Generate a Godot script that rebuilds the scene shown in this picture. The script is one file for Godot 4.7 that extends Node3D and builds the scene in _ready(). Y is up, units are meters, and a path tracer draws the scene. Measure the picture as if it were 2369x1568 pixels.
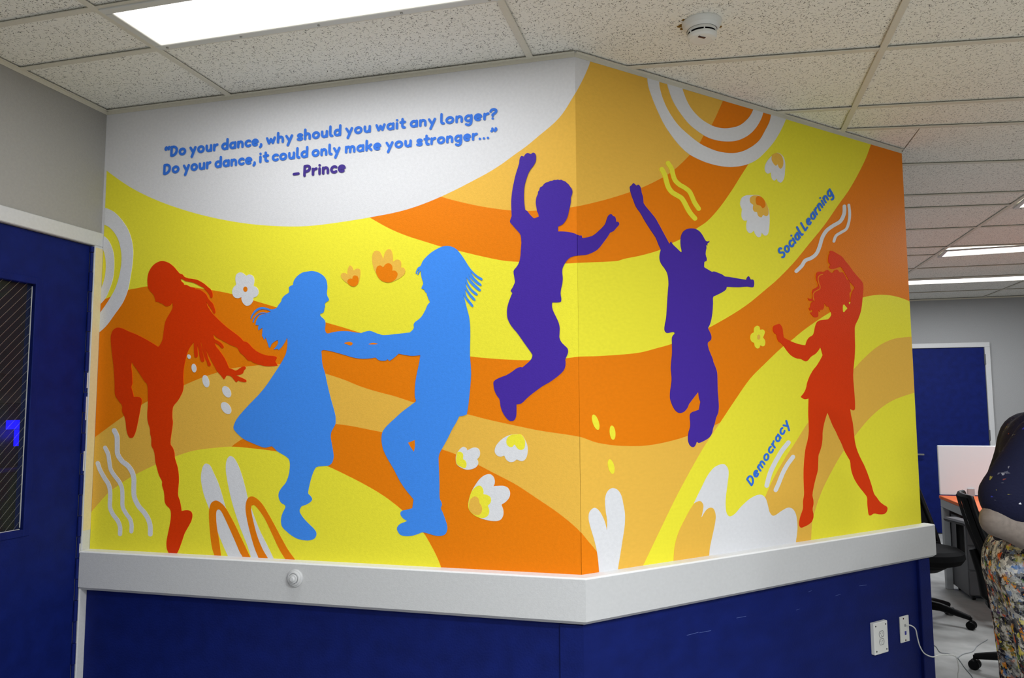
extends Node3D
# Office corner with a painted mural on two walls that meet in an outside corner.
# The left wall is the plane z = 0 (x < 0), the right wall leaves the corner at angle WALL_TURN, floor at y = 0.

const PHOTO := Vector2(2369, 1568)
const FOCAL := 1730.57
const EYE := Vector3(0.4223, 1.4771, 2.4828)
const AIM := Vector3(0.08903, 0.25735, -0.0048)   # pitch, yaw, roll
const WALL_TURN := 0.8082
const LEFT_LEN := 1.965
const RIGHT_LEN := 1.96
const CEIL := 2.70
const RAIL_TOP := 0.924

var cam_basis := Basis()
var M := {}
var along := Vector3(cos(WALL_TURN), 0, -sin(WALL_TURN))
var facing := Vector3(sin(WALL_TURN), 0, cos(WALL_TURN))
var mural: Node3D
var used := {}

func _ready() -> void:
	# ---------- camera, environment, lights, exposure
	var cam := Camera3D.new()
	cam.name = "camera"
	add_child(cam)
	cam.position = EYE
	cam.rotation = AIM
	cam.fov = rad_to_deg(2.0 * atan(PHOTO.y * 0.5 / FOCAL))
	cam.near = 0.02
	cam.current = true
	cam_basis = Basis.from_euler(AIM)
	var we := WorldEnvironment.new()
	we.name = "environment"
	var env := Environment.new()
	env.background_mode = Environment.BG_COLOR
	env.background_color = Color(0.02, 0.02, 0.022)
	env.tonemap_mode = Environment.TONE_MAPPER_LINEAR
	env.tonemap_exposure = 1.0
	env.sdfgi_enabled = true
	env.ssao_enabled = true
	env.ssil_enabled = true
	we.environment = env
	add_child(we)
	make_materials()
	ceiling_lights()
	# ---------- structure
	build_shell()
	build_ceiling()
	build_side_door()
	build_back_door()
	build_rail_and_wainscot()
	# ---------- the mural
	build_mural()
	# ---------- things
	build_wall_fittings()
	build_office()
	build_store_room()
	build_person()
	for n in get_children():
		if n is Node3D: shadows(n)

func shadows(n: Node) -> void:
	if n is GeometryInstance3D: n.cast_shadow = GeometryInstance3D.SHADOW_CASTING_SETTING_ON
	for c in n.get_children(): shadows(c)

# ================= naming
func numbered(called: String) -> String:
	if not used.has(called):
		used[called] = 0
		return called
	used[called] += 1
	return "%s_%03d" % [called, used[called]]

func thing(called: String, label: String, category: String, at := Vector3.ZERO, turn := 0.0, group := "") -> Node3D:
	var o := Node3D.new()
	o.name = numbered(called)
	add_child(o)
	o.position = at
	o.rotation.y = turn
	tag(o, label, category, group)
	return o

func tag(o: Node, label: String, category := "", group := "") -> void:
	o.set_meta("label", label)
	if category != "": o.set_meta("category", category)
	if group != "": o.set_meta("group", group)

func structure(called: String, label: String) -> Node3D:
	var o := Node3D.new()
	o.name = called
	add_child(o)
	o.set_meta("kind", "structure")
	o.set_meta("label", label)
	return o

func part(st: SurfaceTool, called: String, m: Material, parent: Node, label := "") -> MeshInstance3D:
	var o := MeshInstance3D.new()
	o.name = called
	o.mesh = st.commit()
	o.material_override = m
	parent.add_child(o, true)
	if label != "": o.set_meta("label", label)
	return o

# ================= mesh helpers
func begin() -> SurfaceTool:
	var st := SurfaceTool.new()
	st.begin(Mesh.PRIMITIVE_TRIANGLES)
	return st

func tri(st: SurfaceTool, a: Vector3, b: Vector3, c: Vector3, n: Vector3) -> void:
	if (c - a).cross(b - a).dot(n) < 0.0:
		var t := b
		b = c
		c = t
	for v in [a, b, c]:
		st.set_normal(n)
		st.add_vertex(v)

func trin(st: SurfaceTool, a: Vector3, b: Vector3, c: Vector3, na: Vector3, nb: Vector3, nc: Vector3) -> void:
	if (c - a).cross(b - a).dot(na + nb + nc) < 0.0:
		var t := b
		b = c
		c = t
		t = nb
		nb = nc
		nc = t
	st.set_normal(na)
	st.add_vertex(a)
	st.set_normal(nb)
	st.add_vertex(b)
	st.set_normal(nc)
	st.add_vertex(c)

func quad(st: SurfaceTool, a: Vector3, b: Vector3, c: Vector3, d: Vector3, n: Vector3) -> void:
	tri(st, a, b, c, n)
	tri(st, a, c, d, n)

func face(st: SurfaceTool, pts: Array, away_from: Vector3) -> void:
	var n: Vector3 = (pts[1] - pts[0]).cross(pts[2] - pts[0])
	if n.length() < 1e-12: return
	n = n.normalized()
	var mid := Vector3.ZERO
	for p in pts: mid += p
	mid /= pts.size()
	if n.dot(mid - away_from) < 0.0: n = -n
	for i in range(1, pts.size() - 1):
		tri(st, pts[0], pts[i], pts[i + 1], n)

# box with chamfered edges; xf places its centre
func cbox(st: SurfaceTool, xf: Transform3D, size: Vector3, ch := 0.0) -> void:
	var h := size * 0.5
	var c := minf(ch, minf(h.x, minf(h.y, h.z)) * 0.9)
	var o := xf.origin
	if c <= 0.0:
		for ax in 3:
			for s in [-1.0, 1.0]:
				var pts := []
				for q in [[-1, -1], [1, -1], [1, 1], [-1, 1]]:
					var v := Vector3.ZERO
					v[ax] = s * h[ax]
					v[(ax + 1) % 3] = q[0] * h[(ax + 1) % 3]
					v[(ax + 2) % 3] = q[1] * h[(ax + 2) % 3]
					pts.append(xf * v)
				face(st, pts, o)
		return
	for ax in 3:
		var a1 := (ax + 1) % 3
		var a2 := (ax + 2) % 3
		for s in [-1.0, 1.0]:
			var pts := []
			for q in [[-1, -1], [1, -1], [1, 1], [-1, 1]]:
				var v := Vector3.ZERO
				v[ax] = s * h[ax]
				v[a1] = q[0] * (h[a1] - c)
				v[a2] = q[1] * (h[a2] - c)
				pts.append(xf * v)
			face(st, pts, o)
			for t in [-1.0, 1.0]:
				var e := []
				for k in [-1.0, 1.0]:
					var v := Vector3.ZERO
					v[a1] = s * h[a1]
					v[a2] = t * (h[a2] - c)
					v[ax] = k * (h[ax] - c)
					e.append(xf * v)
				for k in [1.0, -1.0]:
					var v := Vector3.ZERO
					v[a1] = s * (h[a1] - c)
					v[a2] = t * h[a2]
					v[ax] = k * (h[ax] - c)
					e.append(xf * v)
				face(st, e, o)
	for sx in [-1.0, 1.0]:
		for sy in [-1.0, 1.0]:
			for sz in [-1.0, 1.0]:
				var s := Vector3(sx, sy, sz)
				face(st, [xf * (s * Vector3(h.x, h.y - c, h.z - c)), xf * (s * Vector3(h.x - c, h.y, h.z - c)), xf * (s * Vector3(h.x - c, h.y - c, h.z))], o)

func box(st: SurfaceTool, lo: Vector3, hi: Vector3, ch := 0.0) -> void:
	cbox(st, Transform3D(Basis(), (lo + hi) * 0.5), hi - lo, ch)

# box along a bar from a to b, w across, t the other way
func bar(st: SurfaceTool, a: Vector3, b: Vector3, w: float, t: float, up := Vector3.UP, ch := 0.0) -> void:
	var z := (b - a).normalized()
	if absf(z.dot(up)) > 0.98: up = Vector3.RIGHT
	var x := up.cross(z).normalized()
	var y := z.cross(x)
	cbox(st, Transform3D(Basis(x, y, z), (a + b) * 0.5), Vector3(w, t, a.distance_to(b)), ch)

# tube through points with one radius or one per point
func tube(st: SurfaceTool, pts: Array, rad, sides := 10, caps := true) -> void:
	var rings := []
	var norms := []
	var prev := Vector3.ZERO
	for i in pts.size():
		var d: Vector3 = (pts[mini(i + 1, pts.size() - 1)] - pts[maxi(i - 1, 0)]).normalized()
		var u := prev
		if i == 0:
			u = Vector3.UP if absf(d.y) < 0.9 else Vector3.RIGHT
		u = (u - d * u.dot(d)).normalized()
		prev = u
		var v := d.cross(u)
		var r: float = rad[i] if rad is Array else rad
		var ring := []
		var nn := []
		for k in sides:
			var an := TAU * k / sides
			var n := u * cos(an) + v * sin(an)
			ring.append(pts[i] + n * r)
			nn.append(n)
		rings.append(ring)
		norms.append(nn)
	for i in range(pts.size() - 1):
		for k in sides:
			var j := (k + 1) % sides
			trin(st, rings[i][k], rings[i][j], rings[i + 1][j], norms[i][k], norms[i][j], norms[i + 1][j])
			trin(st, rings[i][k], rings[i + 1][j], rings[i + 1][k], norms[i][k], norms[i + 1][j], norms[i + 1][k])
	if caps:
		for e in [0, pts.size() - 1]:
			var out: Vector3 = (pts[0] - pts[1]) if e == 0 else (pts[e] - pts[e - 1])
			for k in sides:
				tri(st, pts[e], rings[e][k], rings[e][(k + 1) % sides], out.normalized())

# profile [[radius, height], ...] turned about the local y axis of xf
func lathe(st: SurfaceTool, xf: Transform3D, prof: Array, sides := 32) -> void:
	for i in range(prof.size() - 1):
		var r0: float = prof[i][0]
		var y0: float = prof[i][1]
		var r1: float = prof[i + 1][0]
		var y1: float = prof[i + 1][1]
		var nr := y1 - y0
		var ny := r0 - r1
		# the outward side is the one away from the profile's middle height axis
		for k in sides:
			var a := TAU * k / sides
			var b := TAU * (k + 1) / sides
			var n0 := Vector3(cos(a) * nr, ny, sin(a) * nr)
			var n1 := Vector3(cos(b) * nr, ny, sin(b) * nr)
			if n0.length() < 1e-9: continue
			n0 = (xf.basis * n0.normalized()).normalized()
			n1 = (xf.basis * n1.normalized()).normalized()
			var p00 := xf * Vector3(cos(a) * r0, y0, sin(a) * r0)
			var p01 := xf * Vector3(cos(b) * r0, y0, sin(b) * r0)
			var p10 := xf * Vector3(cos(a) * r1, y1, sin(a) * r1)
			var p11 := xf * Vector3(cos(b) * r1, y1, sin(b) * r1)
			if r0 > 1e-6: trin(st, p00, p01, p11, n0, n1, n1)
			if r1 > 1e-6: trin(st, p00, p11, p10, n0, n1, n0)

# basis whose y axis is n
func upright(n: Vector3) -> Basis:
	var x := Vector3.UP.cross(n)
	if x.length() < 0.01: x = Vector3.RIGHT
	x = x.normalized()
	return Basis(x, n, x.cross(n))

# ================= materials
func noise_tex(freq: float, lo: float, hi: float, normal := 0.0, size := 512, sd := 1, stretch := false) -> ImageTexture:
	var nz := FastNoiseLite.new()
	nz.seed = sd
	nz.frequency = freq
	nz.fractal_octaves = 4
	var im := nz.get_seamless_image(size, size)
	im.convert(Image.FORMAT_RGBA8)
	if normal > 0.0:
		im.bump_map_to_normal_map(normal)
	else:
		for y in size:
			for x in size:
				var v := lerpf(lo, hi, im.get_pixel(x, y).r)
				im.set_pixel(x, y, Color(v, v, v))
	return ImageTexture.create_from_image(im)

func mat(c: Color, rough := 0.6, metal := 0.0) -> StandardMaterial3D:
	var m := StandardMaterial3D.new()
	m.albedo_color = c
	m.roughness = rough
	m.metallic_specular = 0.5 if rough < 0.45 else 0.25
	m.metallic = metal
	return m

func textured(c: Color, rough: float, tex: Texture2D, nrm: Texture2D, scale: float, strength := 0.3) -> StandardMaterial3D:
	var m := mat(c, rough)
	m.uv1_triplanar = true
	m.uv1_world_triplanar = true
	m.uv1_scale = Vector3.ONE * scale
	if tex: m.albedo_texture = tex
	if nrm:
		m.normal_enabled = true
		m.normal_texture = nrm
		m.normal_scale = strength
	return m

func tile_texture() -> ImageTexture:
	var rng := RandomNumberGenerator.new()
	rng.seed = 77
	var n := 1024
	var nz := FastNoiseLite.new()
	nz.seed = 5
	nz.frequency = 0.05
	var soft := nz.get_seamless_image(n, n)
	var im := Image.create_empty(n, n, false, Image.FORMAT_RGB8)
	for y in n:
		for x in n:
			var v := 0.94 + 0.05 * soft.get_pixel(x, y).r
			im.set_pixel(x, y, Color(v, v * 0.995, v * 0.985))
	for i in 6200:
		var p := Vector2(rng.randf() * n, rng.randf() * n)
		var a := rng.randf() * TAU
		var l := rng.randf_range(2.0, 7.0) if rng.randf() < 0.75 else rng.randf_range(6.0, 14.0)
		var dark := rng.randf_range(0.22, 0.62)
		var w := 1 if rng.randf() < 0.45 else 2
		for k in int(l * 1.5):
			p += Vector2(cos(a), sin(a)) * 0.75
			a += rng.randf_range(-0.35, 0.35)
			for dx in w:
				for dy in w:
					im.set_pixel(posmod(int(p.x) + dx, n), posmod(int(p.y) + dy, n), Color(dark, dark * 0.97, dark * 0.9))
	return ImageTexture.create_from_image(im)

func splatter(base: Color, colours: Array, count: int, rmin: float, rmax: float, sd: int, n := 768) -> ImageTexture:
	var rng := RandomNumberGenerator.new()
	rng.seed = sd
	var im := Image.create_empty(n, n, false, Image.FORMAT_RGB8)
	im.fill(base)
	for i in count:
		var c: Color = colours[rng.randi() % colours.size()]
		var r := rmin + (rmax - rmin) * pow(rng.randf(), 2.5)
		var ax := rng.randf_range(0.5, 1.6)
		var cx := rng.randi() % n
		var cy := rng.randi() % n
		var ph := rng.randf() * TAU
		for y in range(-int(r * 1.8), int(r * 1.8) + 1):
			for x in range(-int(r * 1.8), int(r * 1.8) + 1):
				var an := atan2(float(y), float(x))
				var lim := r * (1.0 + 0.28 * sin(3.0 * an + ph) + 0.15 * sin(7.0 * an + ph * 2.0))
				if sqrt(x * x * ax + y * y / ax) < lim:
					im.set_pixel(posmod(cx + x, n), posmod(cy + y, n), c)
	return ImageTexture.create_from_image(im)

func make_materials() -> void:
	var roller := noise_tex(0.12, 0, 1, 2.0, 512, 3)
	var fine := noise_tex(0.05, 0.965, 1.0, 0.0, 512, 4)
	var mottled := noise_tex(0.012, 0.86, 1.0, 0.0, 512, 9)
	M.white_wall = textured(Color(0.86, 0.855, 0.86), 0.6, fine, roller, 2.6, 0.25)
	M.grey_wall = textured(Color(0.62, 0.61, 0.59), 0.65, fine, roller, 2.6, 0.3)
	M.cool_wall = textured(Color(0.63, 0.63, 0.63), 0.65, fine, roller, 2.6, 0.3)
	M.yellow = textured(Color(0.94, 0.90, 0.23), 0.5, fine, roller, 2.6, 0.25)
	M.orange = textured(Color(0.915, 0.495, 0.03), 0.5, fine, roller, 2.6, 0.25)
	M.amber = textured(Color(0.92, 0.72, 0.29), 0.5, fine, roller, 2.6, 0.25)
	M.blue_paint = textured(Color(0.26, 0.55, 0.93), 0.5, fine, roller, 2.6, 0.25)
	M.purple_paint = textured(Color(0.275, 0.17, 0.61), 0.5, fine, roller, 2.6, 0.25)
	M.red_paint = textured(Color(0.87, 0.23, 0.012), 0.5, fine, roller, 2.6, 0.25)
	M.white_paint = textured(Color(0.87, 0.87, 0.88), 0.5, fine, roller, 2.6, 0.25)
	M.letter_blue = textured(Color(0.22, 0.46, 0.86), 0.5, fine, roller, 2.6, 0.25)
	M.letter_purple = textured(Color(0.26, 0.19, 0.52), 0.5, fine, roller, 2.6, 0.25)
	M.navy = textured(Color(0.055, 0.115, 0.39), 0.6, mottled, roller, 1.7, 0.3)
	M.lit_ledge_white = textured(Color(0.92, 0.92, 0.92), 0.5, fine, roller, 2.6, 0.15)  # trim white made paler, light falling on the rail top put into the colour
	M.trim = textured(Color(0.785, 0.785, 0.785), 0.4, fine, roller, 2.6, 0.2)
	M.cream = textured(Color(0.86, 0.80, 0.60), 0.5, fine, roller, 2.6, 0.2)
	M.tile = textured(Color(0.96, 0.955, 0.925), 0.9, tile_texture(), null, 1.0 / 0.72)
	M.tee = textured(Color(0.84, 0.82, 0.76), 0.45, fine, null, 3.0)
	M.slab = mat(Color(0.6, 0.6, 0.6), 0.9)
	M.floor = textured(Color(0.70, 0.70, 0.69), 0.45, mottled, null, 0.9)
	M.fixture = mat(Color(0.80, 0.80, 0.78), 0.4)
	M.glow = mat(Color(0.95, 0.95, 0.95), 0.5)
	M.glow.emission_enabled = true
	M.glow.emission = Color(1.0, 0.98, 0.95)
	M.glow.emission_energy_multiplier = 2.4
	M.scuff = mat(Color(0.34, 0.40, 0.62), 0.7)
	M.steel = mat(Color(0.62, 0.62, 0.60), 0.3, 0.9)
	M.plastic = mat(Color(0.87, 0.87, 0.85), 0.35)
	M.dark = mat(Color(0.03, 0.03, 0.035), 0.5)
	M.black_plastic = mat(Color(0.045, 0.045, 0.05), 0.45)
	M.black_cloth = textured(Color(0.05, 0.05, 0.055), 0.85, mottled, roller, 6.0, 0.5)
	M.arm_pad = mat(Color(0.30, 0.30, 0.31), 0.5)
	M.grey_metal = mat(Color(0.60, 0.61, 0.62), 0.45)
	M.grey_dark = mat(Color(0.36, 0.36, 0.37), 0.5)
	M.desk_orange = mat(Color(0.80, 0.39, 0.20), 0.5)
	M.panel = mat(Color(0.82, 0.84, 0.85), 0.7)
	M.stain = mat(Color(0.50, 0.38, 0.16), 0.8)
	M.led = mat(Color(0.16, 0.07, 0.08), 0.25)
	M.jack = mat(Color(0.08, 0.10, 0.55), 0.35)
	M.rust = mat(Color(0.30, 0.14, 0.10), 0.7)
	M.glass = mat(Color(0.30, 0.33, 0.36, 0.10), 0.04)
	M.glass.metallic_specular = 0.2
	M.glass.transparency = BaseMaterial3D.TRANSPARENCY_ALPHA
	M.wire = mat(Color(0.62, 0.62, 0.60), 0.35, 0.6)
	M.screen = mat(Color(0.02, 0.02, 0.1), 0.3)
	M.screen.emission_enabled = true
	M.screen.emission = Color(0.06, 0.05, 1.0)
	M.screen.emission_energy_multiplier = 1.6
	M.dim_wall = mat(Color(0.62, 0.61, 0.60), 0.7)
	M.skin = textured(Color(0.47, 0.43, 0.40), 0.55, mottled, null, 9.0)
	M.hair = mat(Color(0.05, 0.04, 0.035), 0.6)
	M.shoe = mat(Color(0.06, 0.06, 0.07), 0.5)
	var dots := [Color(0.85, 0.85, 0.86), Color(0.75, 0.75, 0.78), Color(0.25, 0.28, 0.75), Color(0.75, 0.35, 0.2), Color(0.8, 0.75, 0.3), Color(0.5, 0.5, 0.55)]
	M.shirt = textured(Color.WHITE, 0.85, splatter(Color(0.075, 0.085, 0.17), dots, 120, 1.2, 6.5, 12), roller, 1.6, 0.6)
	var paints := []
	for q in [[Color(0.74, 0.74, 0.72), 9], [Color(0.60, 0.61, 0.60), 7], [Color(0.46, 0.47, 0.48), 5], [Color(0.82, 0.81, 0.78), 5], [Color(0.09, 0.10, 0.15), 8], [Color(0.35, 0.34, 0.33), 4], [Color(0.84, 0.54, 0.14), 3], [Color(0.82, 0.32, 0.12), 2], [Color(0.80, 0.76, 0.26), 3], [Color(0.28, 0.42, 0.62), 2], [Color(0.28, 0.20, 0.40), 1], [Color(0.34, 0.48, 0.24), 1]]:
		for i in q[1]: paints.append(q[0])
	M.trousers = textured(Color.WHITE, 0.8, splatter(Color(0.085, 0.09, 0.14), paints, 4600, 2.0, 16.0, 21), roller, 1.6, 0.6)

# ================= photo pixel to place
func ray(u: float, v: float) -> Vector3:
	return cam_basis * Vector3((u - PHOTO.x * 0.5) / FOCAL, -(v - PHOTO.y * 0.5) / FOCAL, -1.0)

func on_wall(w: int, q: Vector2) -> Vector2:   # distance along the wall from the corner, height
	var d := ray(q.x, q.y)
	var n := Vector3(0, 0, 1) if w == 0 else facing
	var p := EYE + d * (-EYE.dot(n) / d.dot(n))
	return Vector2(p.x if w == 0 else p.dot(along), p.y)

func wall_point(w: int, s: Vector2, off: float) -> Vector3:
	if w == 0: return Vector3(s.x, s.y, off)
	return along * s.x + Vector3(0, s.y, 0) + facing * off

func to_photo(p: Vector3) -> Vector2:
	var d := cam_basis.transposed() * (p - EYE)
	return Vector2(PHOTO.x * 0.5 + FOCAL * d.x / -d.z, PHOTO.y * 0.5 - FOCAL * d.y / -d.z)


# ================= lights
func ceiling_light(x0: float, x1: float, z0: float, z1: float, label: String, group: String, slope := 0.0, power := 1.0) -> void:
	var zc := (z0 + z1) * 0.5
	var t := thing("ceiling_light", label, "ceiling light", Vector3((x0 + x1) * 0.5, CEIL, zc), 0.0, group)
	t.rotation.y = -slope
	var hx := (x1 - x0) * 0.5
	var hz := absf(z1 - z0) * 0.5
	var fw := 0.028
	var st := begin()
	for s in [-1.0, 1.0]:
		box(st, Vector3(-hx, -0.006, s * (hz - fw * 0.5) - fw * 0.5), Vector3(hx, 0.004, s * (hz - fw * 0.5) + fw * 0.5), 0.002)
		box(st, Vector3(s * (hx - fw * 0.5) - fw * 0.5, -0.006, -hz + fw), Vector3(s * (hx - fw * 0.5) + fw * 0.5, 0.004, hz - fw), 0.002)
	box(st, Vector3(-hx, 0.02, -hz), Vector3(hx, 0.07, hz))
	part(st, "frame", M.fixture, t)
	st = begin()
	box(st, Vector3(-hx + fw, -0.001, -hz + fw), Vector3(hx - fw, 0.006, hz - fw))
	part(st, "diffuser", M.glow, t, "glowing white diffuser panel")
	for i in 5:
		st = begin()
		lathe(st, Transform3D(Basis(Vector3.RIGHT, Vector3.DOWN, Vector3.FORWARD), Vector3(-hx + 0.04 + i * (2.0 * hx - 0.08) / 4.0, -0.006, -hz + fw * 0.45)), [[0.0045, 0.0], [0.0045, 0.002], [0.003, 0.0035], [0.0, 0.004]], 10)
		part(st, "screw", M.steel, t)
	var l := AreaLight3D.new()
	l.name = "lamp"
	l.area_size = Vector2(2.0 * (hx - fw), 2.0 * (hz - fw))
	l.light_energy = LAMP * power
	l.light_color = Color(0.96, 0.98, 1.0)
	l.area_range = 14.0
	l.area_attenuation = 2.0
	l.shadow_enabled = true
	t.add_child(l)
	l.position = Vector3(0, -0.012, 0)
	l.rotation = Vector3(-PI / 2, 0, 0)

const LAMP := 3.35

func ceiling_lights() -> void:
	ceiling_light(-1.366, -0.146, 0.405, 0.676, "bright ceiling light panel set in the tiles above the quote on the mural", "ceiling light panels", 0.0, 0.3)
	ceiling_light(2.285, 3.50, -2.74, -2.43, "ceiling light panel over the office chairs beyond the end of the mural", "ceiling light panels", 0.09, 1.1)
	ceiling_light(2.285, 3.50, -4.36, -4.06, "middle one of the ceiling light panels over the office desks", "ceiling light panels", 0.09, 1.1)
	ceiling_light(2.285, 3.50, -5.95, -5.62, "ceiling light panel closest to the far grey wall with the blue door", "ceiling light panels", 0.0, 1.1)
	ceiling_light(1.046, 2.25, 2.0, 2.29, "ceiling light panel over the open floor closest to the mural corner", "ceiling light panels over the open floor", 0.0, 3.4)
	ceiling_light(1.046, 2.25, 3.55, 3.84, "ceiling light panel over the open floor farthest from the mural corner", "ceiling light panels over the open floor", 0.0, 3.4)
	ceiling_light(3.53, 4.71, 1.5, 1.79, "ceiling light panel over the open floor on the side of the office desks", "ceiling light panels over the open floor", 0.0, 1.5)

# ================= room shell
func slab(called: String, label: String, lo: Vector3, hi: Vector3, m: Material) -> Node3D:
	var w := structure(called, label)
	var st := begin()
	box(st, lo, hi)
	part(st, "surface", m, w)
	return w

func build_shell() -> void:
	slab("floor", "pale grey smooth office floor", Vector3(-4.0, -0.15, -7.5), Vector3(7.3, 0, 5.6), M.floor)
	var w := slab("wall_left", "wall left of the outside corner carrying the quote", Vector3(-LEFT_LEN - 0.1, 0, -0.12), Vector3(0, CEIL + 0.1, 0), M.white_wall)
	w = structure("wall_right", "angled wall right of the outside corner carrying the mural")
	var st := begin()
	var b := Basis(along, Vector3.UP, facing)
	cbox(st, Transform3D(b, along * RIGHT_LEN * 0.5 + Vector3(0, (CEIL + 0.1) * 0.5, 0) - facing * 0.06), Vector3(RIGHT_LEN, CEIL + 0.1, 0.12))
	part(st, "surface", M.white_wall, w)
	var e := along * RIGHT_LEN
	slab("wall_return", "white wall running back from the end of the mural", Vector3(e.x - 0.14, 0, -7.2), Vector3(e.x - 0.002, CEIL + 0.1, e.z - 0.004), M.cool_wall)
	slab("wall_back", "far grey wall with a blue door", Vector3(e.x - 0.14, 0, -7.35), Vector3(7.2, CEIL + 0.1, -7.2), M.cool_wall)
	slab("wall_far_side", "grey side wall of the office", Vector3(7.1, 0, -7.35), Vector3(7.25, CEIL + 0.1, 5.5), M.cool_wall)
	slab("wall_behind", "grey wall closing the room", Vector3(-2.1, 0, 5.4), Vector3(7.25, CEIL + 0.1, 5.55), M.grey_wall)
	w = structure("wall_side", "warm grey wall with a blue door beside the mural")
	st = begin()
	box(st, Vector3(-LEFT_LEN - 0.12, 2.175, 0), Vector3(-LEFT_LEN, CEIL + 0.1, 1.02))
	box(st, Vector3(-LEFT_LEN - 0.12, 0, 1.02), Vector3(-LEFT_LEN, CEIL + 0.1, 5.5))
	part(st, "surface", M.grey_wall, w)

# ================= ceiling
const RUNNERS := [-2.60, -1.378, -0.159, 1.034, 2.262, 3.515, 4.73, 5.95, 7.2]
# cross tees as [x where measured, z there, slope]
const CROSS := [[0.0, 2.20, 0.0], [0.0, 1.896, 0.0], [0.0, 1.286, 0.0], [0.0, 0.676, 0.0], [0.0, 0.405, 0.0], [0.148, -0.152, -0.115], [1.03, -0.79, -0.13], [1.035, -1.051, -0.16], [1.418, -1.662, -0.17], [1.575, -2.302, -0.14], [1.652, -2.618, -0.13], [1.807, -3.268, -0.09], [1.97, -3.955, -0.1], [2.055, -4.29, -0.09], [2.217, -4.968, -0.02], [2.373, -5.60, 0.0], [2.457, -5.96, 0.0], [2.62, -6.60, 0.0], [2.7, -7.22, 0.0]]

func cross_z(k: int, x: float) -> float:
	var c: Array = CROSS[k]
	return c[1] + c[2] * (clampf(x, 0.0, 3.6) - c[0])

func inside_room(x: float, z: float) -> bool:
	if x < -LEFT_LEN: return false
	if x < 0.0: return z > 0.0
	var e := along * RIGHT_LEN
	if x < e.x: return Vector3(x, 0, z).dot(facing) > 0.0
	return true

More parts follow.
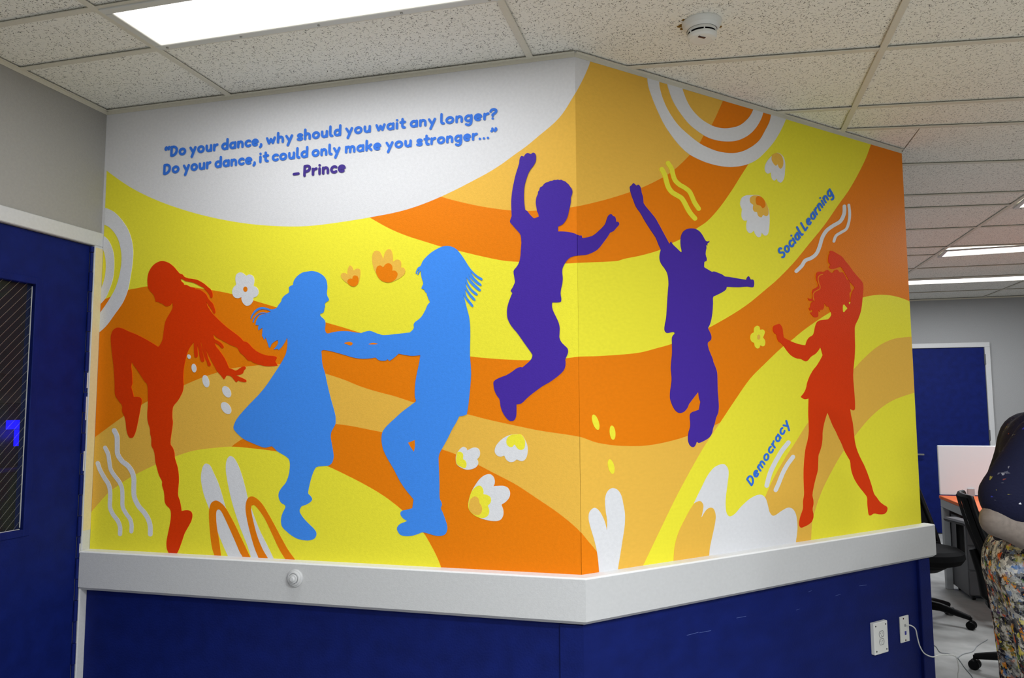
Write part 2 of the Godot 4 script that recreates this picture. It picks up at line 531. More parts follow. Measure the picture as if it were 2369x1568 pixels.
func build_ceiling() -> void:
	var c := structure("ceiling", "suspended ceiling of speckled tiles in a metal grid")
	var e := along * RIGHT_LEN
	# plan of the room, as seen from above, for cutting the tiles
	var plan := PackedVector2Array([Vector2(-LEFT_LEN, 0), Vector2(0, 0), Vector2(e.x, e.z), Vector2(e.x, -7.2), Vector2(7.1, -7.2), Vector2(7.1, 5.4), Vector2(-LEFT_LEN, 5.4)])
	var lamps := [[-1.378, 3], [2.262, 9], [2.262, 12], [2.262, 15]]
	for i in range(RUNNERS.size() - 1):
		for k in range(CROSS.size() - 1):
			var x0: float = RUNNERS[i]
			var x1: float = RUNNERS[i + 1]
			if x0 > 4.0 or k < 2: continue
			var skip := false
			for l in lamps:
				if absf(l[0] - x0) < 0.01 and l[1] == k: skip = true
			if skip: continue
			var cuts := [x0, x1]
			if k == 7 and i == 3: cuts = [x0, 1.366, x1]
			for q in range(cuts.size() - 1):
				var g := 0.003
				var poly := PackedVector2Array([Vector2(cuts[q] + g, cross_z(k, cuts[q]) - g), Vector2(cuts[q + 1] - g, cross_z(k, cuts[q + 1]) - g), Vector2(cuts[q + 1] - g, cross_z(k + 1, cuts[q + 1]) + g), Vector2(cuts[q] + g, cross_z(k + 1, cuts[q]) + g)])
				for cut in Geometry2D.intersect_polygons(poly, plan):
					var st := begin()
					slab_from(st, cut, CEIL + 0.008, CEIL + 0.02)
					part(st, "ceiling_tile", M.tile, c)
	var st := begin()
	box(st, Vector3(-LEFT_LEN - 0.12, CEIL + 0.08, -7.3), Vector3(7.25, CEIL + 0.2, 5.55))
	part(st, "deck", M.slab, c)
	# tiles behind and beside the view, laid as sheets round the lamps
	st = begin()
	box(st, Vector3(-LEFT_LEN, CEIL + 0.008, 1.286), Vector3(1.042, CEIL + 0.02, 5.4))
	box(st, Vector3(2.254, CEIL + 0.008, 1.286), Vector3(3.526, CEIL + 0.02, 5.4))
	for r in [[1.286, 1.996], [2.294, 3.546], [3.844, 5.4]]:
		box(st, Vector3(1.042, CEIL + 0.008, r[0]), Vector3(2.254, CEIL + 0.02, r[1]))
	for r in [[1.286, 1.496], [1.794, 5.4]]:
		box(st, Vector3(3.526, CEIL + 0.008, r[0]), Vector3(4.73, CEIL + 0.02, r[1]))
	box(st, Vector3(4.73, CEIL + 0.008, -7.2), Vector3(7.1, CEIL + 0.02, 5.4))
	var far := part(st, "tile_field", M.tile, c)
	far.set_meta("kind", "stuff")
	# main runners
	for x in RUNNERS:
		if x < -LEFT_LEN or x > 4.8: continue
		var z0 := 3.0
		var z1 := -7.2
		if x < 0.0: z1 = 0.0
		elif x < e.x: z1 = -x * tan(WALL_TURN)
		st = begin()
		box(st, Vector3(x - 0.012, CEIL - 0.001, z1), Vector3(x + 0.012, CEIL + 0.003, z0), 0.001)
		box(st, Vector3(x - 0.001, CEIL + 0.003, z1), Vector3(x + 0.001, CEIL + 0.03, z0))
		part(st, "runner", M.tee, c)
	for k in range(2, CROSS.size()):
		for i in range(RUNNERS.size() - 1):
			var a := Vector2(RUNNERS[i] + 0.012, cross_z(k, RUNNERS[i]))
			var b := Vector2(RUNNERS[i + 1] - 0.012, cross_z(k, RUNNERS[i + 1]))
			if RUNNERS[i] > 4.0: continue
			for seg in Geometry2D.intersect_polyline_with_polygon(PackedVector2Array([a, b]), plan):
				if seg.size() < 2 or seg[0].distance_to(seg[1]) < 0.02: continue
				st = begin()
				bar(st, Vector3(seg[0].x, CEIL + 0.0012, seg[0].y), Vector3(seg[1].x, CEIL + 0.0012, seg[1].y), 0.024, 0.004, Vector3.UP, 0.001)
				bar(st, Vector3(seg[0].x, CEIL + 0.016, seg[0].y), Vector3(seg[1].x, CEIL + 0.016, seg[1].y), 0.002, 0.028)
				part(st, "cross_tee", M.tee, c)
	# wall angles
	for r in [[Vector3(-LEFT_LEN, 0, 0), Vector3(0, 0, 0), Vector3(0, 0, 1)], [Vector3.ZERO, e, facing], [Vector3(-LEFT_LEN, 0, 0), Vector3(-LEFT_LEN, 0, 5.4), Vector3(1, 0, 0)], [Vector3(e.x, 0, -7.2), Vector3(7.1, 0, -7.2), Vector3(0, 0, 1)]]:
		var n: Vector3 = r[2]
		st = begin()
		var a: Vector3 = r[0] + n * 0.001
		var b: Vector3 = r[1] + n * 0.001
		bar(st, a + n * 0.006 + Vector3(0, CEIL + 0.0005, 0), b + n * 0.006 + Vector3(0, CEIL + 0.0005, 0), 0.013, 0.002)
		bar(st, a + Vector3(0, CEIL - 0.007, 0) + n * 0.0005, b + Vector3(0, CEIL - 0.007, 0) + n * 0.0005, 0.0015, 0.014)
		part(st, "wall_angle", M.tee, c)

func slab_from(st: SurfaceTool, poly: PackedVector2Array, y0: float, y1: float) -> void:
	var idx := Geometry2D.triangulate_polygon(poly)
	for t in range(0, idx.size(), 3):
		tri(st, Vector3(poly[idx[t]].x, y0, poly[idx[t]].y), Vector3(poly[idx[t + 1]].x, y0, poly[idx[t + 1]].y), Vector3(poly[idx[t + 2]].x, y0, poly[idx[t + 2]].y), Vector3.DOWN)
		tri(st, Vector3(poly[idx[t]].x, y1, poly[idx[t]].y), Vector3(poly[idx[t + 1]].x, y1, poly[idx[t + 1]].y), Vector3(poly[idx[t + 2]].x, y1, poly[idx[t + 2]].y), Vector3.UP)
	var mid := Vector2.ZERO
	for p in poly: mid += p
	mid /= poly.size()
	for i in poly.size():
		var p := poly[i]
		var q := poly[(i + 1) % poly.size()]
		face(st, [Vector3(p.x, y0, p.y), Vector3(q.x, y0, q.y), Vector3(q.x, y1, q.y), Vector3(p.x, y1, p.y)], Vector3(mid.x, (y0 + y1) * 0.5, mid.y))

# ================= doors
func build_side_door() -> void:
	var d := structure("door_1", "dark blue door with a narrow wired glass pane beside the mural")
	var x := -LEFT_LEN
	var st := begin()
	# leaf with an opening for the glass
	var z0 := 0.05
	var z1 := 0.965
	var g0 := 0.285
	var g1 := 0.50
	var y0 := 1.04
	var y1 := 1.935
	box(st, Vector3(x - 0.05, 0.01, z0), Vector3(x - 0.006, 2.125, g0))
	box(st, Vector3(x - 0.05, 0.01, g1), Vector3(x - 0.006, 2.125, z1))
	box(st, Vector3(x - 0.05, 0.01, g0), Vector3(x - 0.006, y0, g1))
	box(st, Vector3(x - 0.05, y1, g0), Vector3(x - 0.006, 2.125, g1))
	part(st, "leaf", M.navy, d, "dark blue painted door leaf")
	st = begin()
	var bw := 0.022
	box(st, Vector3(x - 0.012, y0 - bw, g0 - bw), Vector3(x - 0.003, y1 + bw, g0 + 0.004), 0.002)
	box(st, Vector3(x - 0.012, y0 - bw, g1 - 0.004), Vector3(x - 0.003, y1 + bw, g1 + bw), 0.002)
	box(st, Vector3(x - 0.012, y0 - bw, g0 + 0.004), Vector3(x - 0.003, y0 + 0.004, g1 - 0.004), 0.002)
	box(st, Vector3(x - 0.012, y1 - 0.004, g0 + 0.004), Vector3(x - 0.003, y1 + bw, g1 - 0.004), 0.002)
	part(st, "glazing_bead", M.navy, d)
	st = begin()
	box(st, Vector3(x - 0.031, y0, g0), Vector3(x - 0.025, y1, g1))
	part(st, "pane", M.glass, d, "wired glass pane")
	st = begin()
	var w := g1 - g0
	var rise := 1.05 * w
	var yy := y0 - rise
	while yy < y1:
		for s in [1]:
			var a := Vector2(0, yy + rise)
			var b := Vector2(w, yy)
			# clip to the pane
			var lo := minf(a.y, b.y)
			var hi := maxf(a.y, b.y)
			var t0 := 0.0
			var t1 := 1.0
			var f0 := (y0 - a.y) / (b.y - a.y)
			var f1 := (y1 - a.y) / (b.y - a.y)
			t0 = maxf(t0, minf(f0, f1))
			t1 = minf(t1, maxf(f0, f1))
			if t1 - t0 < 0.02 or hi < y0 or lo > y1: continue
			var p := a.lerp(b, t0)
			var q := a.lerp(b, t1)
			bar(st, Vector3(x - 0.0245, p.y, g0 + p.x), Vector3(x - 0.0245, q.y, g0 + q.x), 0.0009, 0.0006, Vector3.RIGHT)
		yy += 0.034
	part(st, "wire_mesh", M.wire, d)
	# bright scraped edge of the glass putty
	st = begin()
	bar(st, Vector3(x - 0.023, y0 + 0.01, g0 + 0.003), Vector3(x - 0.023, y1 - 0.01, g0 + 0.003), 0.002, 0.003, Vector3.RIGHT)
	bar(st, Vector3(x - 0.023, y0 + 0.004, g0 + 0.004), Vector3(x - 0.023, y0 + 0.004, g1 - 0.004), 0.002, 0.004, Vector3.RIGHT)
	part(st, "putty_edge", M.trim, d, "scraped pale putty along the glass")
	# continuous hinge
	var h := Node3D.new()
	h.name = "hinge"
	d.add_child(h)
	var k := 0
	var y := 0.02
	while y < 2.11:
		st = begin()
		var r := 0.0075 if k % 2 == 0 else 0.0062
		tube(st, [Vector3(x + 0.002, y, 0.047), Vector3(x + 0.002, minf(y + 0.0775, 2.122), 0.047)], r, 10)
		part(st, "hinge_knuckle", M.navy, h)
		y += 0.08
		k += 1
	for c in [[1.585, 0.030], [1.475, 0.046], [1.27, 0.038], [0.935, 0.018]]:
		st = begin()
		box(st, Vector3(x + 0.0085, c[0] - c[1], 0.0435), Vector3(x + 0.0098, c[0] + c[1], 0.0495), 0.0004)
		part(st, "bare_chip", M.trim, h, "chipped pale patch on the hinge")
	# frame
	st = begin()
	box(st, Vector3(x - 0.1, 2.128, 0.0), Vector3(x + 0.012, 2.185, 1.02), 0.003)
	part(st, "head_casing", M.trim, d)
	for zz in [[0.0, 0.041], [0.972, 1.02]]:
		st = begin()
		box(st, Vector3(x - 0.1, 0, zz[0]), Vector3(x + 0.012, 2.128, zz[1]), 0.003)
		part(st, "jamb", M.trim, d)
	st = begin()
	box(st, Vector3(x + 0.0115, 1.0, 0.002), Vector3(x + 0.0126, 2.12, 0.039), 0.0005)
	part(st, "cream_paint", M.cream, d, "cream overpainted stretch of the jamb")
	st = begin()
	lathe(st, Transform3D(Basis(Vector3.FORWARD, Vector3.RIGHT, Vector3.UP), Vector3(x - 0.004, 0.98, 0.90)), [[0.03, 0.0], [0.03, 0.006], [0.012, 0.01], [0.012, 0.04], [0.027, 0.05], [0.027, 0.07], [0.0, 0.075]], 24)
	part(st, "door_knob", M.steel, d)

func build_back_door() -> void:
	var d := structure("door_2", "blue door in the far grey wall")
	var z := -7.2
	var st := begin()
	box(st, Vector3(2.545, 0.01, z + 0.002), Vector3(3.475, 2.118, z + 0.035), 0.003)
	part(st, "leaf", M.navy, d)
	st = begin()
	box(st, Vector3(2.49, 2.122, z + 0.001), Vector3(3.535, 2.178, z + 0.05), 0.004)
	box(st, Vector3(2.49, 0, z + 0.001), Vector3(2.54, 2.122, z + 0.05), 0.004)
	box(st, Vector3(3.48, 0, z + 0.001), Vector3(3.535, 2.122, z + 0.05), 0.004)
	part(st, "casing", M.trim, d)
	for y in [1.98, 1.12, 0.3]:
		st = begin()
		tube(st, [Vector3(3.478, y - 0.06, z + 0.045), Vector3(3.478, y + 0.06, z + 0.045)], 0.009, 10)
		part(st, "hinge", M.grey_dark, d)
	st = begin()
	lathe(st, Transform3D(Basis(Vector3.RIGHT, Vector3(0, 0, 1), Vector3.DOWN), Vector3(2.62, 0.90, z + 0.035)), [[0.028, 0.0], [0.028, 0.008], [0.01, 0.012], [0.01, 0.05], [0.0, 0.052]], 16)
	bar(st, Vector3(2.62, 0.90, z + 0.08), Vector3(2.79, 0.895, z + 0.08), 0.016, 0.02, Vector3.UP, 0.004)
	part(st, "lever_handle", M.steel, d)

# ================= chair rail and blue panelling
func sweep(st: SurfaceTool, prof: Array, right: bool, s_end: float) -> void:
	# profile of [out from wall, height]; mitred at the corner
	var ends := [[], []]
	for q in prof:
		var corner := Vector3(q[0] * tan(WALL_TURN * 0.5), q[1], q[0])
		ends[0].append(corner)
		ends[1].append((along * s_end + facing * q[0] + Vector3(0, q[1], 0)) if right else Vector3(-s_end, q[1], q[0]))
	var mid := Vector3.ZERO
	for p in ends[0] + ends[1]: mid += p
	mid /= 2.0 * prof.size()
	for i in prof.size():
		var j := (i + 1) % prof.size()
		face(st, [ends[0][i], ends[0][j], ends[1][j], ends[1][i]], mid)
	for e in ends:
		face(st, e, mid)

func build_rail_and_wainscot() -> void:
	var prof := [[0.0, 0.9195], [0.05, 0.9195], [0.05, 0.789], [0.032, 0.776], [0.0, 0.776]]
	var cap := [[0.0, 0.9252], [0.0465, 0.9252], [0.0503, 0.9214], [0.0503, 0.9195], [0.0, 0.9195]]  # thin cap over the rail, its paler colour stands for light from above
	var t := structure("trim_1", "white chair rail below the quote wall")
	var st := begin()
	sweep(st, prof, false, LEFT_LEN - 0.012)
	part(st, "rail", M.trim, t)
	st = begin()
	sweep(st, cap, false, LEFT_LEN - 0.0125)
	part(st, "top_edge", M.lit_ledge_white, t, "white top edge with light from above put into its paler colour")
	t = structure("trim_2", "white chair rail below the angled mural wall")
	st = begin()
	sweep(st, prof, true, RIGHT_LEN + 0.025)
	part(st, "rail", M.trim, t)
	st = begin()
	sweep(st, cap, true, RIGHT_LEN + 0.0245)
	part(st, "top_edge", M.lit_ledge_white, t, "white top edge with light from above put into its paler colour")
	var w := get_node("wall_left")
	st = begin()
	box(st, Vector3(-LEFT_LEN + 0.013, 0.0, 0.0), Vector3(-0.001, 0.785, 0.008))
	part(st, "wainscot_panel", M.navy, w, "dark blue painted lower panel")
	st = begin()
	sweep(st, [[0.0, 0.768], [0.016, 0.768], [0.016, 0.0], [0.0, 0.0]], false, 0.07)
	part(st, "corner_board", M.navy, w)
	w = get_node("wall_right")
	st = begin()
	cbox(st, Transform3D(Basis(along, Vector3.UP, facing), along * RIGHT_LEN * 0.5 + facing * 0.004 + Vector3(0, 0.392, 0)), Vector3(RIGHT_LEN - 0.004, 0.784, 0.008))
	part(st, "wainscot_panel", M.navy, w, "dark blue painted lower panel")
	for q in [[1585, 1468, 1612, 1461], [1614, 1462, 1641, 1457], [1838, 1410, 1846, 1407], [1866, 1368, 1874, 1365], [1929, 1377, 1941, 1373], [1984, 1354, 2001, 1352], [1700, 1428, 1722, 1424]]:
		st = begin()
		var a := on_wall(1, Vector2(q[0], q[1]))
		var b := on_wall(1, Vector2(q[2], q[3]))
		bar(st, along * a.x + facing * 0.0081 + Vector3(0, a.y, 0), along * b.x + facing * 0.0081 + Vector3(0, b.y, 0), 0.0012, 0.0004, facing)
		part(st, "scuff_mark", M.scuff, w, "pale scuff")
	st = begin()
	sweep(st, [[0.0, 0.772], [0.0115, 0.772], [0.0115, 0.0], [0.0, 0.0]], true, 0.063)
	part(st, "corner_board", M.navy, w)
	st = begin()
	cbox(st, Transform3D(Basis(along, Vector3.UP, facing), along * (RIGHT_LEN - 0.028) + facing * 0.012 + Vector3(0, 0.386, 0)), Vector3(0.085, 0.772, 0.024), 0.003)
	part(st, "end_board", M.navy, w)


# ================= mural
var half := []
var rects := []

func smooth(flat: Array, closed: bool, steps := 5) -> PackedVector2Array:
	var p := []
	for i in range(0, flat.size(), 2): p.append(Vector2(flat[i], flat[i + 1]))
	var n := p.size()
	var out := PackedVector2Array()
	var last := n if closed else n - 1
	for i in last:
		var a: Vector2 = p[i]
		var b: Vector2 = p[(i + 1) % n]
		if a.distance_to(b) < 0.01: continue
		var pa: Vector2 = p[(i - 1 + n) % n] if (closed or i > 0) else a
		var nb: Vector2 = p[(i + 2) % n] if (closed or i + 2 < n) else b
		var d := a.distance_to(b)
		# tangents scaled by neighbour spacing keep tight turns from overshooting
		var ta := Vector2.ZERO
		var tb := Vector2.ZERO
		if pa.distance_to(a) > 0.01: ta = (b - pa) / (pa.distance_to(a) + d) * d
		else: ta = (b - a) * 0.6
		if nb.distance_to(b) > 0.01: tb = (nb - a) / (nb.distance_to(b) + d) * d
		else: tb = (b - a) * 0.6
		for k in steps:
			var t := float(k) / steps
			var t2 := t * t
			var t3 := t2 * t
			out.append(a * (2 * t3 - 3 * t2 + 1) + ta * (t3 - 2 * t2 + t) + b * (-2 * t3 + 3 * t2) + tb * (t3 - t2))
	if not closed: out.append(p[n - 1])
	return out

func paint_polys(polys: Array, layer: int, m: Material, called: String, parent: Node, label: String) -> MeshInstance3D:
	var st := begin()
	var off := 0.00028 * layer
	var any := false
	for poly in polys:
		for w in 2:
			for cut in Geometry2D.intersect_polygons(poly, half[w]):
				var flat := PackedVector2Array()
				for q in cut: flat.append(on_wall(w, q))
				for piece in Geometry2D.intersect_polygons(flat, rects[w]):
					if piece.size() < 3: continue
					var n := Vector3(0, 0, 1) if w == 0 else facing
					var idx := Geometry2D.triangulate_polygon(piece)
					if idx.is_empty():
						for cv in Geometry2D.decompose_polygon_in_convex(piece):
							for i in range(1, cv.size() - 1):
								tri(st, wall_point(w, cv[0], off), wall_point(w, cv[i], off), wall_point(w, cv[i + 1], off), n)
								any = true
						if not any: print("no triangles: ", called, " ", label)
					for t in range(0, idx.size(), 3):
						tri(st, wall_point(w, piece[idx[t]], off), wall_point(w, piece[idx[t + 1]], off), wall_point(w, piece[idx[t + 2]], off), n)
						any = true
					# the edge of the paint film
					var cw := Geometry2D.is_polygon_clockwise(piece)
					for i in piece.size():
						var a := piece[i]
						var b := piece[(i + 1) % piece.size()]
						var d := (b - a).normalized()
						var o2 := Vector2(d.y, -d.x) * (-1.0 if cw else 1.0)
						var nn := (wall_point(w, o2, 0.0)).normalized()
						quad(st, wall_point(w, a, off), wall_point(w, b, off), wall_point(w, b, 0.0), wall_point(w, a, 0.0), nn)
	if not any:
		print("nothing painted for ", called, " ", label)
	return part(st, called, m, parent, label)

func shape(key: String, layer: int, m: Material, called: String, label := "", parent: Node = null) -> MeshInstance3D:
	return paint_polys([smooth(TRACE[key], true)], layer, m, called, parent if parent else mural, label)

func stroke(key: String, layer: int, m: Material, called: String, label := "", parent: Node = null) -> MeshInstance3D:
	var line := smooth(STROKE[key][1], false)
	return paint_polys(Geometry2D.offset_polyline(line, STROKE[key][0] * 0.5, Geometry2D.JOIN_ROUND, Geometry2D.END_ROUND), layer, m, called, parent if parent else mural, label)

func oval(key: String, layer: int, m: Material, called: String, label := "", parent: Node = null) -> MeshInstance3D:
	var o: Array = OVAL[key]
	var poly := PackedVector2Array()
	for i in 32:
		var v := Vector2(o[2] * cos(TAU * i / 32.0), o[3] * sin(TAU * i / 32.0)).rotated(deg_to_rad(o[4]))
		poly.append(Vector2(o[0], o[1]) + v)
	return paint_polys([poly], layer, m, called, parent if parent else mural, label)

func band(curves: Array, layer: int, m: Material, label: String, tail: Array) -> void:
	var poly := PackedVector2Array()
	for c in curves:
		var flat: Array = CURVE[c[0]]
		var sm := smooth(flat, false, 6)
		for q in sm:
			if q.x <= c[1] + 0.01: poly.append(q)
	for t in tail: poly.append(t)
	var clean := PackedVector2Array()
	for q in poly:
		if clean.is_empty() or clean[clean.size() - 1].distance_to(q) > 0.05: clean.append(q)
	paint_polys([clean], layer, m, "colour_band", mural, label)

func build_mural() -> void:
	var top := to_photo(Vector3(0, 3.2, 0))
	var bot := to_photo(Vector3(0, 0.3, 0))
	half = [PackedVector2Array([Vector2(-400, top.y), top, bot, Vector2(-400, bot.y)]), PackedVector2Array([top, Vector2(2800, top.y), Vector2(2800, bot.y), bot])]
	rects = [PackedVector2Array([Vector2(-LEFT_LEN + 0.0125, RAIL_TOP), Vector2(-0.0, RAIL_TOP), Vector2(0, CEIL - 0.014), Vector2(-LEFT_LEN + 0.0125, CEIL - 0.014)]), PackedVector2Array([Vector2(0, RAIL_TOP), Vector2(RIGHT_LEN, RAIL_TOP), Vector2(RIGHT_LEN, CEIL - 0.014), Vector2(0, CEIL - 0.014)])]
	mural = thing("mural", "bright mural of dancing children painted round the outside corner of the wall", "mural")
	var low := [Vector2(2300, 1500), Vector2(120, 1500)]
	band([["white", 9999]], 1, M.amber, "pale amber band curving below the white quote field", [Vector2(2300, 110)] + low)
	band([["white", 1020], ["orange_a_top", 9999]], 2, M.orange, "upper orange band sweeping across the corner", [Vector2(2300, 190)] + low)
	band([["white", 855], ["orange_a_low", 9999]], 3, M.yellow, "broad yellow band behind the dancers", [Vector2(2300, 230)] + low)
	band([["yellow_low", 9999]], 4, M.orange, "lower orange band sweeping up to the ceiling", [Vector2(2300, 290)] + low)
	band([["orange_b_low", 9999]], 5, M.amber, "lower amber band behind the dancers' legs", [Vector2(2300, 920)] + low)
	band([["amber_low", 9999]], 6, M.orange, "orange band dipping to the rail near the corner", [Vector2(1398, 1500), Vector2(500, 1500)])
	band([["mound", 9999]], 7, M.yellow, "yellow mound along the rail", [Vector2(1026, 1500), Vector2(120, 1500)])
	shape("yellow_right", 6, M.yellow, "colour_band", "yellow arch rising to the end of the angled wall")
	shape("amber_right", 7, M.amber, "colour_band", "amber arch inside the yellow arch")
	# suns and splashes
	var s := shape("ring_left", 8, M.white_paint, "sun_ring", "white half sun rings cut off by the door frame")
	shape("ring_left_inner", 8, M.white_paint, "inner_ring", "", s)
	s = shape("ring_sun", 8, M.white_paint, "sun_ring", "white half sun rings hanging from the ceiling line")
	shape("ring_sun_inner", 8, M.white_paint, "inner_ring", "", s)
	shape("finger_white_a", 8, M.white_paint, "finger_shape", "shorter white finger shape rising from the rail")
	shape("finger_white_b", 8, M.white_paint, "finger_shape", "taller white finger shape rising from the rail")
	shape("arch_a", 9, M.orange, "arch_outline", "orange arch outline over the shorter white finger")
	shape("arch_b", 9, M.orange, "arch_outline", "orange arch outline over the taller white finger")
	shape("prongs", 8, M.white_paint, "splash_shape", "white two-pronged splash at the corner")
	shape("splash", 8, M.white_paint, "splash_shape", "large white wavy splash on the rail")
	shape("splash_amber", 9, M.amber, "splash_shape", "amber wave beside the large white splash")
	for k in ["wave_a", "wave_b", "wave_c"]:
		stroke(k, 8, M.white_paint, "wavy_line", {"wave_a": "short white wavy line next to the door frame", "wave_b": "middle white wavy line of three", "wave_c": "longest white wavy line beside the red dancer"}[k])
	stroke("zig_a", 8, M.yellow, "wavy_line", "yellow wavy line closer to the raised purple arm")
	stroke("zig_b", 8, M.yellow, "wavy_line", "yellow wavy line closer to the white sun rings")
	stroke("curl_a", 8, M.white_paint, "wavy_line", "long white wavy line above the red dancer's raised hand")
	stroke("curl_b", 8, M.white_paint, "wavy_line", "short white wavy line above the red dancer's raised hand")
	stroke("dash_a", 9, M.white_paint, "dash_line", "longer white dash under the blue word")
	stroke("dash_b", 9, M.white_paint, "dash_line", "shorter white dash on the amber arch")
	for k in ["seed_a", "seed_b", "seed_c", "seed_d", "seed_e"]:
		oval(k, 9, M.white_paint, "white_drop", "white drop trailing from the red dancer's braids")
	for k in ["drop_a", "drop_b", "drop_c"]:
		oval(k, 9, M.yellow, "yellow_drop", "yellow drop above the two-pronged white splash")
	# flowers
	s = shape("daisy", 9, M.white_paint, "painted_flower", "white five-petalled flower beside the red dancer")
	oval("daisy_core", 10, M.orange, "flower_centre", "", s)
	s = shape("tulip_small", 9, M.amber, "painted_flower", "small amber flower on the yellow band")
	shape("tulip_small_core", 10, M.orange, "flower_centre", "", s)
	s = shape("tulip_large", 9, M.amber, "painted_flower", "larger amber flower on the yellow band")
	shape("tulip_large_core", 10, M.orange, "flower_centre", "", s)
	s = shape("blossom_a", 9, M.white_paint, "painted_flower", "small white flower with a yellow edge by the blue dancer's knee")
	shape("blossom_a_core", 10, M.yellow, "flower_centre", "", s)
	s = shape("blossom_b", 9, M.white_paint, "painted_flower", "white flower with a yellow cap below the purple jumper")
	shape("blossom_b_core", 10, M.yellow, "flower_centre", "", s)
	s = shape("blossom_c", 9, M.white_paint, "painted_flower", "large white flower with yellow and amber centre")
	shape("blossom_c_core", 10, M.yellow, "flower_centre", "", s)
	shape("blossom_c_heart", 11, M.amber, "flower_heart", "", s)
	s = shape("bell_small", 9, M.white_paint, "painted_flower", "small white flower with amber cap under the sun rings")
	shape("bell_small_core", 10, M.amber, "flower_centre", "", s)
	s = shape("bell_large", 9, M.white_paint, "painted_flower", "large white flower with amber and orange cap")
	shape("bell_large_core", 10, M.amber, "flower_centre", "", s)
	shape("bell_large_heart", 11, M.orange, "flower_heart", "", s)
	s = shape("daisy_yellow", 9, M.yellow, "painted_flower", "yellow five-petalled flower by the red dancer's fist")
	oval("daisy_yellow_core", 10, M.amber, "flower_centre", "", s)
	# dancers
	shape("red_girl", 10, M.red_paint, "dancer_figure", "red silhouette with flying braids and one knee raised")
	s = shape("blue_dress", 10, M.blue_paint, "dancer_figure", "blue silhouette in a flared dress holding hands")
	s = shape("blue_trousers", 11, M.blue_paint, "dancer_figure", "blue silhouette in trousers holding hands")
	shape("gap_arm_a", 12, M.orange, "background_gap", "", s)
	shape("gap_arm_b", 12, M.orange, "background_gap", "", s)
	shape("gap_knee", 12, M.orange, "background_gap", "", s)
	shape("purple_one", 10, M.purple_paint, "dancer_figure", "purple jumping silhouette with curly hair at the corner")
	shape("purple_two", 10, M.purple_paint, "dancer_figure", "purple leaping silhouette with one arm flung up")
	s = shape("red_right", 10, M.red_paint, "dancer_figure", "red silhouette with curly hair and one arm over the head")
	shape("gap_neck", 11, M.yellow, "background_gap", "", s)
	stroke("hair_gap", 11, M.orange, "background_gap", "", s)
	build_lettering()

# ---------- lettering: a rounded hand-drawn alphabet of strokes, cap height 1
func arc(cx: float, cy: float, rx: float, ry: float, a0: float, a1: float) -> Array:
	var out := []
	var n := int(maxf(6.0, absf(a1 - a0) / 14.0))
	for i in n + 1:
		var a := deg_to_rad(lerpf(a0, a1, float(i) / n))
		out.append_array([cx + rx * cos(a), cy + ry * sin(a)])
	return out

